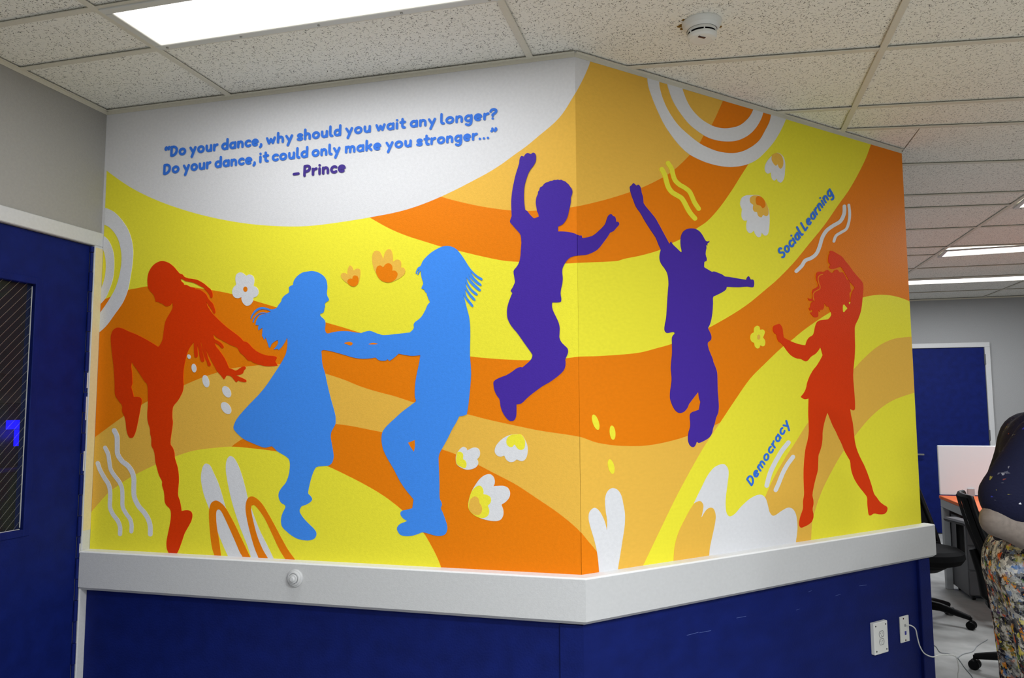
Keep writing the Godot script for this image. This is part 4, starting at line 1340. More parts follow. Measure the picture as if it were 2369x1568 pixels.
# ================= person
# field of tapered capsules joined smoothly, meshed as surface nets
func net(st: SurfaceTool, bones: Array, cell: float, k: float, lo_clip := -1e9, hi_clip := 1e9) -> void:
	var lo := Vector3.ONE * 1e9
	var hi := -lo
	for b in bones:
		var r := maxf(b[2], b[3]) + 3.0 * k + cell * 2.0
		for p in [b[0], b[1]]:
			lo = lo.min(p - Vector3.ONE * r)
			hi = hi.max(p + Vector3.ONE * r)
	lo.y = maxf(lo.y, lo_clip - cell * 3.0)
	hi.y = minf(hi.y, hi_clip + cell * 3.0)
	var nx := int((hi.x - lo.x) / cell) + 2
	var ny := int((hi.y - lo.y) / cell) + 2
	var nz := int((hi.z - lo.z) / cell) + 2
	var f := PackedFloat32Array()
	f.resize(nx * ny * nz)
	f.fill(0.0)
	for b in bones:
		var a: Vector3 = b[0]
		var ab: Vector3 = b[1] - b[0]
		var ra: float = b[2]
		var rb: float = b[3]
		var sq: Vector3 = b[4] if b.size() > 4 else Vector3.ONE
		var inv := Vector3.ONE / sq
		var r := maxf(ra, rb) * maxf(sq.x, maxf(sq.y, sq.z)) + 5.0 * k + cell
		var bl: Vector3 = (b[0].min(b[1]) - Vector3.ONE * r - lo) / cell
		var bh: Vector3 = (b[0].max(b[1]) + Vector3.ONE * r - lo) / cell
		var den := maxf((ab * inv).length_squared(), 1e-9)
		for iz in range(maxi(0, int(bl.z)), mini(nz, int(bh.z) + 1)):
			for iy in range(maxi(0, int(bl.y)), mini(ny, int(bh.y) + 1)):
				for ix in range(maxi(0, int(bl.x)), mini(nx, int(bh.x) + 1)):
					var ap := (lo + Vector3(ix, iy, iz) * cell - a) * inv
					var t := clampf(ap.dot(ab * inv) / den, 0.0, 1.0)
					var d := (ap - ab * inv * t).length() - lerpf(ra, rb, t)
					if d < 5.0 * k: f[ix + nx * (iy + ny * iz)] += exp(-d / k)
	for i in f.size():
		f[i] = -k * log(f[i]) if f[i] > 1e-30 else 0.2
	if lo_clip > -1e8 or hi_clip < 1e8:
		for iz in nz:
			for iy in ny:
				var y := lo.y + iy * cell
				var cut := maxf(lo_clip - y, y - hi_clip)
				for ix in nx:
					var id := ix + nx * (iy + ny * iz)
					f[id] = maxf(f[id], cut)
	var vid := {}
	var pos := []
	var nor := []
	var step := [1, nx, nx * ny]
	for iz in nz - 1:
		for iy in ny - 1:
			for ix in nx - 1:
				var id := ix + nx * (iy + ny * iz)
				var mask := 0
				for c in 8:
					if f[id + (c & 1) + nx * ((c >> 1) & 1) + nx * ny * (c >> 2)] < 0.0: mask |= 1 << c
				if mask == 0 or mask == 255: continue
				var sum := Vector3.ZERO
				var cnt := 0
				for e in [[0, 1], [2, 3], [4, 5], [6, 7], [0, 2], [1, 3], [4, 6], [5, 7], [0, 4], [1, 5], [2, 6], [3, 7]]:
					var c0: int = e[0]
					var c1: int = e[1]
					if ((mask >> c0) & 1) == ((mask >> c1) & 1): continue
					var v0 := f[id + (c0 & 1) + nx * ((c0 >> 1) & 1) + nx * ny * (c0 >> 2)]
					var v1 := f[id + (c1 & 1) + nx * ((c1 >> 1) & 1) + nx * ny * (c1 >> 2)]
					sum += Vector3(c0 & 1, (c0 >> 1) & 1, c0 >> 2).lerp(Vector3(c1 & 1, (c1 >> 1) & 1, c1 >> 2), v0 / (v0 - v1))
					cnt += 1
				vid[id] = pos.size()
				pos.append(lo + (Vector3(ix, iy, iz) + sum / cnt) * cell)
				var g := Vector3(f[id + 1] - f[id], f[id + nx] - f[id], f[id + nx * ny] - f[id]) + Vector3(f[id + 1 + nx + nx * ny] - f[id + nx + nx * ny], f[id + 1 + nx + nx * ny] - f[id + 1 + nx * ny], f[id + 1 + nx + nx * ny] - f[id + 1 + nx])
				nor.append(g.normalized())
	for id in vid:
		var ix: int = id % nx
		var iy: int = (id / nx) % ny
		var iz: int = id / (nx * ny)
		for ax in 3:
			var v0 := f[id]
			var v1 := f[id + step[ax]]
			if (v0 < 0.0) == (v1 < 0.0): continue
			var b: int = step[(ax + 1) % 3]
			var c: int = step[(ax + 2) % 3]
			if not (vid.has(id - b) and vid.has(id - c) and vid.has(id - b - c)): continue
			var q := [vid[id], vid[id - b], vid[id - b - c], vid[id - c]]
			trin(st, pos[q[0]], pos[q[1]], pos[q[2]], nor[q[0]], nor[q[1]], nor[q[2]])
			trin(st, pos[q[0]], pos[q[2]], pos[q[3]], nor[q[0]], nor[q[2]], nor[q[3]])

func hand(bones: Array, wrist: Vector3, fwd: Vector3, palm: Vector3, thumb_side: Vector3) -> void:
	# fwd: towards the fingertips, palm: out of the palm, thumb_side: towards the thumb
	var knuckle := wrist + fwd * 0.085
	bones.append([wrist, knuckle, 0.022, 0.020])
	for i in 4:
		var across := thumb_side * (0.030 - 0.020 * i)
		bones.append([wrist + across * 0.6 + fwd * 0.02, knuckle + across, 0.016, 0.0125])
		var len: float = [0.072, 0.080, 0.074, 0.058][i]
		var p0 := knuckle + across
		var p1 := p0 + (fwd * 0.86 + palm * 0.5) * len * 0.45
		var p2 := p1 + (fwd * 0.45 + palm * 0.89) * len * 0.32
		var p3 := p2 + (fwd * 0.0 + palm) * len * 0.25
		bones.append([p0, p1, 0.0105, 0.0095])
		bones.append([p1, p2, 0.0095, 0.0088])
		bones.append([p2, p3, 0.0088, 0.0075])
	var t0 := wrist + thumb_side * 0.022 + fwd * 0.022
	var t1 := t0 + (thumb_side * 0.6 + fwd * 0.7 + palm * 0.4).normalized() * 0.042
	var t2 := t1 + (thumb_side * 0.15 + fwd * 0.75 + palm * 0.65).normalized() * 0.034
	bones.append([t0, t1, 0.015, 0.0115])
	bones.append([t1, t2, 0.0115, 0.0090])

func build_person() -> void:
	# stands in profile facing +x, the near arm bent so that the elbow points back
	var root := thing("person", "person in a dark paint-spotted shirt and paint-splashed trousers, elbow bent", "person", Vector3(1.455, 0, -0.37), 0.0)
	var sh := [Vector3(-0.03, 1.355, 0.165), Vector3(0.05, 1.36, -0.165)]
	var el := [Vector3(-0.185, 1.118, 0.20), Vector3(-0.02, 1.09, -0.23)]
	var wr := [Vector3(0.06, 1.005, 0.20), Vector3(0.20, 1.03, -0.15)]
	var body := []
	body.append([Vector3(0, 0.93, -0.05), Vector3(0, 0.93, 0.05), 0.125, 0.125])
	body.append([Vector3(0, 0.95, 0), Vector3(0.015, 1.12, 0), 0.125, 0.115, Vector3(0.95, 1, 1.2)])
	body.append([Vector3(0.015, 1.12, 0), Vector3(0.035, 1.30, 0), 0.12, 0.125, Vector3(0.92, 1, 1.25)])
	body.append([Vector3(0.04, 1.335, -0.12), Vector3(0.04, 1.335, 0.12), 0.085, 0.085])
	body.append([Vector3(0.04, 1.38, 0), Vector3(0.11, 1.50, 0), 0.07, 0.052])
	for i in 2:
		body.append([sh[i], el[i], 0.056, 0.043])
		body.append([el[i], el[i].lerp(wr[i], 0.3), 0.041, 0.043])
		body.append([el[i].lerp(wr[i], 0.3), wr[i], 0.043, 0.027])
		var s := -1.0 if i == 1 else 1.0
		body.append([Vector3(0, 0.88, 0.09 * s), Vector3(0.03, 0.49, 0.10 * s), 0.092, 0.06])
		body.append([Vector3(0.03, 0.49, 0.10 * s), Vector3(-0.02, 0.09, 0.105 * s), 0.06, 0.04])
		body.append([Vector3(-0.03, 0.045, 0.105 * s), Vector3(0.15, 0.035, 0.12 * s), 0.04, 0.03])
	var st := begin()
	net(st, body, 0.013, 0.012)
	# hands
	for i in 2:
		var hb := []
		var fwd: Vector3 = (wr[i] - el[i]).normalized()
		var inward := Vector3(0, 0, -1.0 if i == 0 else 1.0)
		var palm := (inward - fwd * inward.dot(fwd)).normalized()
		hand(hb, wr[i] + fwd * 0.012, fwd, palm, Vector3.UP - fwd * fwd.y)
		hb.append([wr[i] - fwd * 0.05, wr[i] + fwd * 0.02, 0.028, 0.024])
		net(st, hb, 0.0045, 0.0035)
	# head
	var hc := Vector3(0.15, 1.595, 0)
	var hd := []
	hd.append([hc + Vector3(-0.02, 0.03, 0), hc + Vector3(0.01, 0.025, 0), 0.088, 0.086, Vector3(1.05, 1.08, 0.86)])
	hd.append([hc + Vector3(0.02, -0.02, 0), hc + Vector3(0.055, -0.085, 0), 0.062, 0.030])
	hd.append([hc + Vector3(-0.03, -0.10, 0), hc + Vector3(0.0, -0.02, 0), 0.05, 0.06])
	hd.append([hc + Vector3(0.088, 0.012, 0), hc + Vector3(0.108, -0.022, 0), 0.009, 0.013])
	hd.append([hc + Vector3(0.086, -0.055, -0.016), hc + Vector3(0.086, -0.055, 0.016), 0.008, 0.008])
	hd.append([hc + Vector3(0.082, -0.068, -0.013), hc + Vector3(0.082, -0.068, 0.013), 0.0085, 0.0085])
	hd.append([hc + Vector3(0.078, 0.024, -0.035), hc + Vector3(0.078, 0.024, 0.035), 0.014, 0.014])
	for s in [-1.0, 1.0]:
		hd.append([hc + Vector3(-0.01, 0.02, s * 0.078), hc + Vector3(-0.005, -0.02, s * 0.076), 0.016, 0.011, Vector3(1.1, 1.1, 0.6)])
	net(st, hd, 0.0055, 0.007)
	part(st, "body", M.skin, root)
	for s in [-1.0, 1.0]:
		st = begin()
		lathe(st, Transform3D(Basis(Vector3(0, 0, 1), Vector3.RIGHT, Vector3.UP), hc + Vector3(0.080, 0.008, s * 0.033)), [[0.010, 0.0], [0.008, 0.005], [0.004, 0.008], [0.0, 0.009]], 14)
		part(st, "eye", M.plastic, root)
		st = begin()
		lathe(st, Transform3D(Basis(Vector3(0, 0, 1), Vector3.RIGHT, Vector3.UP), hc + Vector3(0.087, 0.008, s * 0.033)), [[0.004, 0.0], [0.0, 0.0025]], 12)
		part(st, "iris", M.hair, root)
	st = begin()
	var hr := [[hc + Vector3(-0.03, 0.045, 0), hc + Vector3(0.02, 0.06, 0), 0.092, 0.082, Vector3(1.05, 1.0, 0.9)], [hc + Vector3(-0.06, 0.0, 0), hc + Vector3(-0.055, -0.07, 0), 0.06, 0.045, Vector3(0.9, 1, 1.15)]]
	net(st, hr, 0.008, 0.01)
	part(st, "hair", M.hair, root)
	# shirt: loose over the torso, wide short sleeves
	var shirt := []
	shirt.append([Vector3(0.0, 0.98, 0), Vector3(0.012, 1.14, 0), 0.142, 0.132, Vector3(0.95, 1, 1.2)])
	shirt.append([Vector3(0.012, 1.14, 0), Vector3(0.032, 1.30, 0), 0.132, 0.135, Vector3(0.92, 1, 1.25)])
	shirt.append([Vector3(0.037, 1.345, -0.13), Vector3(0.037, 1.345, 0.13), 0.088, 0.088])
	shirt.append([Vector3(0.04, 1.38, 0), Vector3(0.07, 1.432, 0), 0.085, 0.070])
	for i in 2:
		shirt.append([sh[i], sh[i].lerp(el[i], 0.70), 0.084, 0.090, Vector3(1.0, 1.0, 0.92)])
	st = begin()
	net(st, shirt, 0.013, 0.014, 0.985, 1.46)
	part(st, "shirt", M.shirt, root, "dark navy short-sleeved shirt with paint spots")
	# trousers, with a paint-stiff apron front
	var tr := []
	tr.append([Vector3(-0.005, 0.95, -0.05), Vector3(-0.005, 0.95, 0.05), 0.146, 0.146])
	for s in [-1.0, 1.0]:
		tr.append([Vector3(-0.005, 0.90, 0.085 * s), Vector3(0.02, 0.49, 0.10 * s), 0.130, 0.118])
		tr.append([Vector3(0.02, 0.49, 0.10 * s), Vector3(-0.02, 0.06, 0.105 * s), 0.118, 0.095])
	st = begin()
	net(st, tr, 0.013, 0.014, 0.045, 1.05)
	part(st, "trousers", M.trousers, root, "trousers covered in splashes of many paint colours")
	for s in [-1.0, 1.0]:
		st = begin()
		net(st, [[Vector3(-0.045, 0.048, 0.105 * s), Vector3(0.16, 0.040, 0.12 * s), 0.050, 0.042, Vector3(1, 0.95, 1)], [Vector3(-0.04, 0.09, 0.105 * s), Vector3(0.02, 0.08, 0.108 * s), 0.048, 0.042]], 0.010, 0.010, 0.001, 0.15)
		part(st, "shoe", M.shoe, root)
const TRACE := {
	"red_girl": [376.6,603.9,390.9,607.9,403.4,617.7,413.2,629.3,416.8,632.9,423,635,426.6,639.6,435.5,643.6,445.4,645,457,647.5,465.4,651.6,473.9,657,482,664.1,488.2,669.5,492.1,677.5,492.7,684.6,490.9,689.1,487.3,687.3,486.4,682.9,481.1,675.7,472.1,665.9,463.2,661.4,455.2,657,445.4,652.9,436.4,651.6,429.3,649.8,422.1,645.4,418.6,645,418.6,645,420.4,650.7,425.7,655.2,426.6,658.8,432.9,659.3,440,663.2,450.7,665.9,454.3,669.5,462.3,670,470.4,674.8,478.4,682,481.1,688.2,485.5,694.5,492.7,701.6,495.7,708.8,498.6,717.7,498.9,723,496.6,725.7,493.6,722.1,490,715,483.8,706.1,477.5,697.1,477.5,697.1,480.2,706.1,487.3,718.6,493.6,726.6,507.9,740.9,525.7,757,547.1,773,557.9,782,564.1,789.1,571.2,790.9,577.5,796.2,582.9,802.5,591.8,810.5,604.3,817.7,618.6,822.1,636.4,823.9,640.9,826.6,640,830.2,637.3,834.6,640,840,643.2,845.4,643.2,845.4,632.9,846.8,616.8,847.1,607.9,845.4,597.1,841.8,586.4,838.2,582.9,834.6,575.7,833.8,570.4,829.3,565,822.1,559.6,818.6,554.3,812.3,549.8,804.3,534.6,798,518.6,789.1,502.5,780.2,493.6,772.1,493.6,772.1,495.4,780.2,497.1,784.6,506.1,789.1,512.3,793.6,516.8,798.9,518.2,803.4,515,805.7,511.4,803.4,508.8,798.9,502.5,795.4,496.8,791.8,496.8,791.8,500.7,801.6,507.9,810.5,518.6,825.7,525.7,839.1,531.1,851.6,538.2,853.6,546.2,857.1,554.3,852.7,561.4,848.2,567.7,847.9,569.5,851.8,565,857.1,563.2,862.5,557.9,866.1,550.7,867.5,546.2,867.5,546.2,867.5,554.3,871.4,565,875.9,570.4,879.5,570.4,883,566.8,883.9,557.9,882.5,550.7,879.5,550.7,879.5,549.8,882.5,547.5,883.9,544.5,881.2,540,875,535.5,870.5,529.3,868.4,524.8,868.8,522.1,873.2,518.9,877.1,513.2,869.6,504.3,859.8,495.4,843.8,486.4,826.8,478.4,810.7,476.6,807,476.6,807,480.2,820.4,484.6,834.6,488.2,841.8,487.3,846.2,483.8,846.8,481.1,843.6,480.2,838.2,475.7,829.3,473,822.1,470.4,811.4,467.7,797.1,464.1,787.3,464.1,787.3,465.9,797.1,468.6,807.9,470.4,818.6,473,829.3,473.6,833.8,470.4,837,466.8,836.1,464.6,831.1,462.3,820.4,461.4,811.4,458.8,802.5,457,794.5,457,794.5,457.5,804.3,458.2,815,458.2,823.9,455.2,827.1,451.6,825.7,450.4,820.4,449.8,809.6,449.3,790.9,449.3,790.9,440,803.4,433.8,816.8,429.3,834.6,425.7,854.3,424.8,869.6,425,882.1,425.7,891.1,423.9,903.6,418.6,916.1,411.4,927.7,402.1,939.3,399.8,950,399.5,964.3,400.7,976.8,399.5,989.3,397.1,1005.4,395.4,1026.8,400.7,1035.7,404.3,1046.4,405.7,1058.9,411.6,1078.9,414.3,1095,414.8,1112.9,413.4,1130.7,413,1145,417,1157.5,419.3,1168.2,421.1,1181.6,421.1,1181.6,430.4,1179.8,439.3,1180.7,444.6,1185.2,446.1,1192.3,443.8,1203.9,437.5,1216.4,428.6,1232.5,422.3,1250.4,415.2,1270,408,1282.1,400,1283.4,393.8,1281.6,387.5,1270,386.1,1255.7,388.4,1239.6,392.9,1218.2,396.1,1198.6,396.1,1182.5,392.9,1175.4,385.7,1168.2,382.1,1159.3,381.2,1145,379.5,1134.3,375.9,1121.8,375.9,1112.9,368.8,1098.6,364.3,1082.5,360.7,1068.2,358.9,1050.4,356.2,1039.6,351.4,1030.7,351.4,1020,351.1,1012.5,348.6,1003.6,348,991.1,344.5,980.4,342.1,967.9,342.1,951.8,343.2,935.7,343.2,914.3,341.8,889.3,336.4,883,327.5,869.6,318.6,855.4,310.5,844.6,306.1,836.6,306.1,836.6,304.3,846.4,306.1,860.7,307,878.6,307,887.5,304.6,894.6,307.5,905.4,310.5,917.9,310.5,917.9,322.1,918.2,327.5,921.4,328.9,928.6,326.6,941.1,323,960.7,319.5,978.6,315.9,994.6,311.4,1007.1,307,1012.5,300.7,1011.6,296.2,1003.6,293.6,992.9,291.8,975,288.2,960.7,283.8,951.8,283.8,938.4,278.4,930.4,269.5,917.9,266.8,908.9,266.4,889.3,265,862.5,263.6,844.6,261.4,826.8,258.8,803.6,257.5,782.9,258.8,772.1,263.2,763.2,272.1,757.9,282.9,759.3,297.1,765.9,315,773,332.9,782,348.9,790.9,366.8,802.1,366.8,802.1,371.2,798,376.6,786.4,379.6,768.6,381.1,756.1,383.8,743.6,390,731.1,397.1,719.5,400.7,711.4,400.7,704.3,399.8,698.9,399.8,698.9,395.4,705.2,386.4,708.8,381.1,706.1,376.6,702.5,371.2,700.7,365,697.5,361.4,698,360.5,693.6,358.2,686.4,356.1,681.1,348.9,673.9,343.9,665,342.1,652.5,342.7,640,346.2,627.5,354.3,615,365,607],
	"blue_dress": [723.6,627.1,735.8,629.9,747.3,636.8,754.2,645.2,757.2,655.9,757.7,666.6,756.5,677.3,758,685,761.5,691.9,760.3,695.7,755,698.8,751.9,703.4,752.7,708.7,751.1,712.6,750.4,718.7,748.1,723.3,741.9,725.6,740.9,728.6,744.2,733.2,749.6,737.8,752.7,743.2,753.4,750.8,752.3,761.5,754.2,768.4,758.8,771.5,771,768.4,789.4,766.1,807.8,766.4,823.1,768.9,836.1,770.4,841.4,768.4,855.2,765.4,864.4,767.7,880,774.5,898.1,779.9,911.8,801.3,898.1,830.4,879.7,832.7,872,827.3,856.7,828.9,838.4,829.6,820,827.3,801.6,822,780.2,815.9,761.8,811.3,748.1,809.7,743.8,812,743.8,812,745,827.3,744.7,827.7,746.5,843,752.7,864.4,757.2,885.8,764.9,918,772.6,945.5,776.4,960.8,777.1,970,776.4,980.7,771,991.4,767.2,999.1,765.7,1009.8,768,1025.1,771,1041.9,772.3,1052,772.3,1057.9,769.7,1068.1,766,1073.3,760.2,1076.7,748.4,1077.7,735.2,1079.1,730.8,1082.1,726.4,1090.1,722,1101.9,717.6,1118,714,1135.6,714,1141.5,717.6,1145.2,722,1151,722.8,1155.4,719.1,1160.6,710.3,1166.4,698.6,1170.8,694.9,1176.7,693.9,1182.6,698.6,1192.1,707.4,1203.1,719.1,1214.8,727.9,1223.6,732.3,1231,732.3,1238.3,728.6,1244.9,719.1,1248.9,707.4,1249.3,691.2,1246.4,676.6,1239,664.8,1229.5,654.5,1219.2,651.3,1209,651.6,1197.2,654.5,1187,658.9,1178.2,661.4,1173,660.4,1167.9,654.5,1165,649.4,1159.8,645.7,1150.3,645.5,1141.5,647.9,1134.9,654.5,1125.4,661.9,1116.6,667,1104.8,670.4,1091.6,671.7,1076.9,671.1,1066.7,667.8,1060.1,660.4,1054.2,651.6,1049.1,642.8,1043.9,635.5,1036.6,629.3,1031.2,629.3,1031.2,622.6,1033.5,613.4,1035.1,602.7,1032,585.8,1025.1,567.4,1016.7,555.2,1007.5,543,994.5,541.1,988.4,543,980.7,549.1,968.5,561.3,953.2,578.2,934.8,591.9,921,607.2,904.2,619.5,888.1,633.3,867.4,645.5,849.1,654.7,833.8,661.6,820,664.6,807.4,666.2,793.7,665.4,779.9,665.4,779.9,659.3,792.1,653.2,801.3,645.5,809.7,645.5,809.7,643.2,806.7,643.2,806.7,633.3,808.2,633.3,808.2,640.9,800.6,644.7,792.1,643.2,786,643.2,786,634.8,790.6,628.7,796,625.6,803.6,623.3,803.6,620.3,793.7,616.4,783,614.9,779.1,614.9,779.1,614.1,783,611.8,785.7,611.8,785.7,609.5,779.9,607.2,776.8,608,767.7,608,757.7,608,757.7,603.4,760.8,598.8,763.8,598.8,763.8,598.1,758.5,599.6,751.6,599.6,751.6,595,752.3,591.9,751.6,591.9,751.6,594.2,741.6,598.1,734,604.2,727.9,618,726.6,618,726.6,611.8,724.8,602.7,725.6,595,730.9,590.4,737,587.3,746.2,587.3,746.2,585.5,744.7,587.3,738.6,591.9,730.9,599.6,724.8,608.8,722.5,619.5,723.6,627.9,720.2,627.9,720.2,619.5,717.1,608.8,715.3,599.6,717.1,590.4,724,585.1,730.9,582,738.6,582,738.6,580.9,735.5,583.5,727.9,590.4,717.9,599.6,711.8,608.8,710.3,618,712.2,627.1,715.6,634.8,714.8,641.7,711.8,645.5,704.9,650.9,698.8,653.2,691.1,657.8,685,663.9,680.4,669.2,677.3,669.7,671.2,669.2,665.1,673.1,661.3,678.4,659.7,679.2,654.4,682.2,646.7,689.9,637.6,700.6,630.7,712.9,628.1],
	"blue_trousers": [1034.3,569.2,1045,570.7,1055.7,576.1,1064.9,586,1075.6,601.3,1086.3,618.2,1095.5,628.9,1106.2,638.1,1116.2,644.2,1115.4,648.8,1110.8,647.2,1100.1,639.6,1087.9,627.3,1087.9,627.3,1095.5,639.6,1104.7,649.5,1114.2,658,1113.1,661.5,1107.8,659.5,1097,651.1,1087.9,641.9,1083.3,630.4,1083.3,630.4,1087.9,644.2,1098.6,656.4,1112.7,670.2,1110.8,674,1103.2,669.4,1089.4,656.4,1078.7,641.1,1078.7,641.1,1083.3,654.9,1092.5,668.7,1105.5,680.2,1103.9,683.7,1095.5,678.6,1084.8,667.1,1076.4,651.8,1076.4,651.8,1080.2,665.6,1087.9,677.9,1100.4,692.4,1098.6,695.8,1090.9,690.1,1082.5,679.4,1075.6,668.7,1075.6,668.7,1080.2,685.5,1087.9,696.2,1095.5,706.9,1093.2,710.3,1086.3,703.1,1078.7,693.2,1072.2,680.9,1072.2,680.9,1077.1,699.3,1081.7,717.7,1085.6,733,1087.6,751.3,1088.2,774.3,1087.6,803,1087.6,824.4,1089.1,841.2,1090.2,865.7,1088.6,890.2,1086.3,914.7,1083.3,940.7,1080.2,958.3,1080.2,958.3,1072.6,961.4,1062.6,962.9,1062.6,962.9,1055.7,977.4,1046.5,992.8,1035.8,1014.6,1026.6,1031.4,1017.4,1048.3,1015.2,1059,1015.9,1083.5,1017.1,1117.1,1017.8,1153.9,1021.3,1160,1022.8,1167.7,1020.5,1175.3,1025.1,1186,1031.2,1202.9,1035.1,1216.6,1034.6,1227.3,1029.7,1235.8,1019,1239.1,1006.7,1238.1,988.4,1232.7,977.7,1230.9,966.9,1235,953.2,1238.8,939.4,1239.6,927.1,1236.5,920.3,1227.3,919.5,1219.7,925.6,1212,936.3,1207.4,943.2,1204.1,943.2,1204.1,934.8,1199.8,928.7,1192.9,927.1,1186,931,1181.1,942.4,1178.4,954.7,1175,954.7,1175,956.2,1164.6,957.4,1154.6,953.2,1149.3,939.4,1132.4,925.6,1111.8,911.8,1085,896.5,1059,887.3,1039.1,884,1023.8,883.5,1012.7,885.8,998.9,895,985.9,911.8,969.8,930.2,953,948.6,939.2,960.1,930.8,963.6,927.7,963.6,927.7,960.8,917.8,960.4,905.5,961.6,885.6,965.4,862.7,970.8,838.2,973.1,821.3,973.1,821.3,963.9,822.6,950.1,822.9,933.3,820.1,922.6,818,922.6,818,914.9,825.2,903.4,833.6,900.4,833.9,897.3,830.8,893.5,833.6,882.8,834.3,875.1,831.7,869.7,827.1,850.6,818.3,850.6,789.2,872,772,885.8,775.1,899.6,774.6,911.8,773.1,930.2,771.2,949.3,768.9,949.3,768.9,957.8,759.7,957.8,750.6,960.8,745.2,970,738.3,977.7,729.9,985.3,716.1,989.9,705.4,995.3,698.5,994.5,695.5,991.4,690.9,990.7,687,988.4,683.2,988.4,679.4,983.8,674.8,981.5,669.4,976.1,667.9,975.8,665.6,979.9,655.7,976.9,645.7,974.6,635,974.3,625.8,974.3,625.8,970.8,629.6,967.7,636.5,967.7,636.5,966.2,635,968.5,627.3,970.8,622.8,970.8,622.8,966.2,627.3,963.9,634.2,963.9,634.2,962.3,631.9,964.6,624.3,967.7,618.9,973.8,615.1,977.7,605.9,985.3,596,999.1,583.7,1014.4,574.5,1023.6,570.7],
	"purple_one": [1221,354.3,1225.9,356.1,1228,357.5,1232.2,354,1236.5,354,1239.5,358.2,1240.4,365.3,1239.3,374.4,1234.4,383.5,1227.3,392.6,1222.4,401.7,1217.5,415.8,1213.7,431.2,1212.6,446.6,1212.6,460.7,1213.7,474.7,1215.4,487,1215.4,487,1219.6,488,1223.8,493.6,1230.8,501.4,1235.8,505.8,1235.8,505.8,1247,501.4,1247,501.4,1245.6,494.3,1242.8,488.7,1241.8,481.7,1240.4,474.7,1240,466.3,1241.4,456.5,1244.9,449.4,1245.3,443.8,1248.4,439.6,1249.8,434,1255.4,431.2,1258.2,427,1263.1,422.8,1268,422.1,1272.2,419.3,1277.9,418.6,1282.8,416.5,1285.6,417.2,1290.5,415.8,1294.7,416.9,1298.9,416,1302.4,418.6,1308,420,1311.5,423.5,1315.7,427,1319.2,432.6,1322.8,436.8,1324.4,443.8,1323.2,450.8,1320.9,457.9,1320.9,464.9,1319.2,476.1,1316.4,487.3,1313.6,500,1308.7,510.5,1301,519.6,1291.2,524.1,1291.2,524.1,1291.2,535.7,1291.2,535.7,1302.4,535.7,1316.4,537.1,1330.5,540.6,1338.2,544.9,1344.5,544.9,1344.5,544.9,1346.2,551.2,1346.2,551.2,1358.5,549.1,1371.2,544.9,1385.2,533.6,1396.4,522.4,1400.6,515.4,1404.1,504.2,1407.6,497.9,1411.8,495.5,1415.4,497.1,1416.8,500,1421,501.4,1423.8,506.3,1424.5,513.3,1428.7,513.3,1431.2,516.1,1431.2,520.3,1425.9,525.9,1418.9,534.3,1410.4,538.5,1404.8,547.7,1395,561,1382.4,576.5,1368.4,584.9,1355.7,589.4,1341.7,590.8,1327.7,592.6,1317.8,596.8,1310.8,603.8,1305.2,613,1301.7,621.4,1301,629.8,1302.1,643.8,1301,656.5,1298.2,669.1,1297.1,680.3,1298.9,691.5,1297.5,697.9,1289.8,699.7,1277.4,699.3,1277.4,699.3,1277.4,709.8,1280.7,721,1287,733.6,1292.6,746.3,1295.1,758.9,1294.7,771.2,1294.4,781,1298.2,790.2,1305.2,797.9,1312.9,805.6,1314.6,812.6,1312.9,820.3,1307.7,830.9,1307.7,830.9,1308.7,840,1307.3,849.8,1303.1,858.2,1294,867.3,1281.4,877.2,1270.1,884.9,1257.5,891.6,1246.3,899.6,1232.2,910.1,1219.6,920.7,1209.8,930.5,1204.2,933.7,1195.1,935.4,1195.1,935.4,1195.1,949.4,1194.6,960.6,1191.6,969.8,1185.9,973.6,1178.9,972.6,1170.5,964.9,1162.8,952.2,1158.6,939.6,1156.2,923.5,1150.2,915,1144.6,903.1,1142.2,890.5,1142.4,883.5,1146.7,878.6,1157.9,873,1171.9,867.8,1184.5,860.3,1195.8,851.9,1204.2,849.1,1209.1,849.8,1209.1,849.8,1218.2,842.1,1228,833,1231.5,825.9,1232.2,820.6,1226.6,811.9,1215.4,796.5,1202.8,778.2,1194.4,767,1188.1,760,1180.3,749.1,1174.7,736.4,1173.3,723.8,1174,712.6,1177.5,698.6,1182.4,685.9,1185.7,678.2,1185.7,678.2,1181.7,672.6,1181.7,672.6,1187.3,663.5,1192.3,652.2,1192.3,652.2,1190.2,641,1188.5,629.8,1189.5,624.9,1195.8,617.2,1201.4,607.3,1204.2,594.7,1205.6,576.5,1206.7,558.2,1205.3,547,1204.2,542,1195.8,532.2,1185.9,521,1180.3,513.3,1183.1,504.2,1184.3,500,1183.4,480.3,1183.4,463.5,1185.2,443.8,1188.8,424.2,1193,405.9,1197.2,391.9,1201.1,380.7,1202.1,370.9,1204.2,363.9,1207.7,360.8,1211.9,363.2,1215.4,357.5],
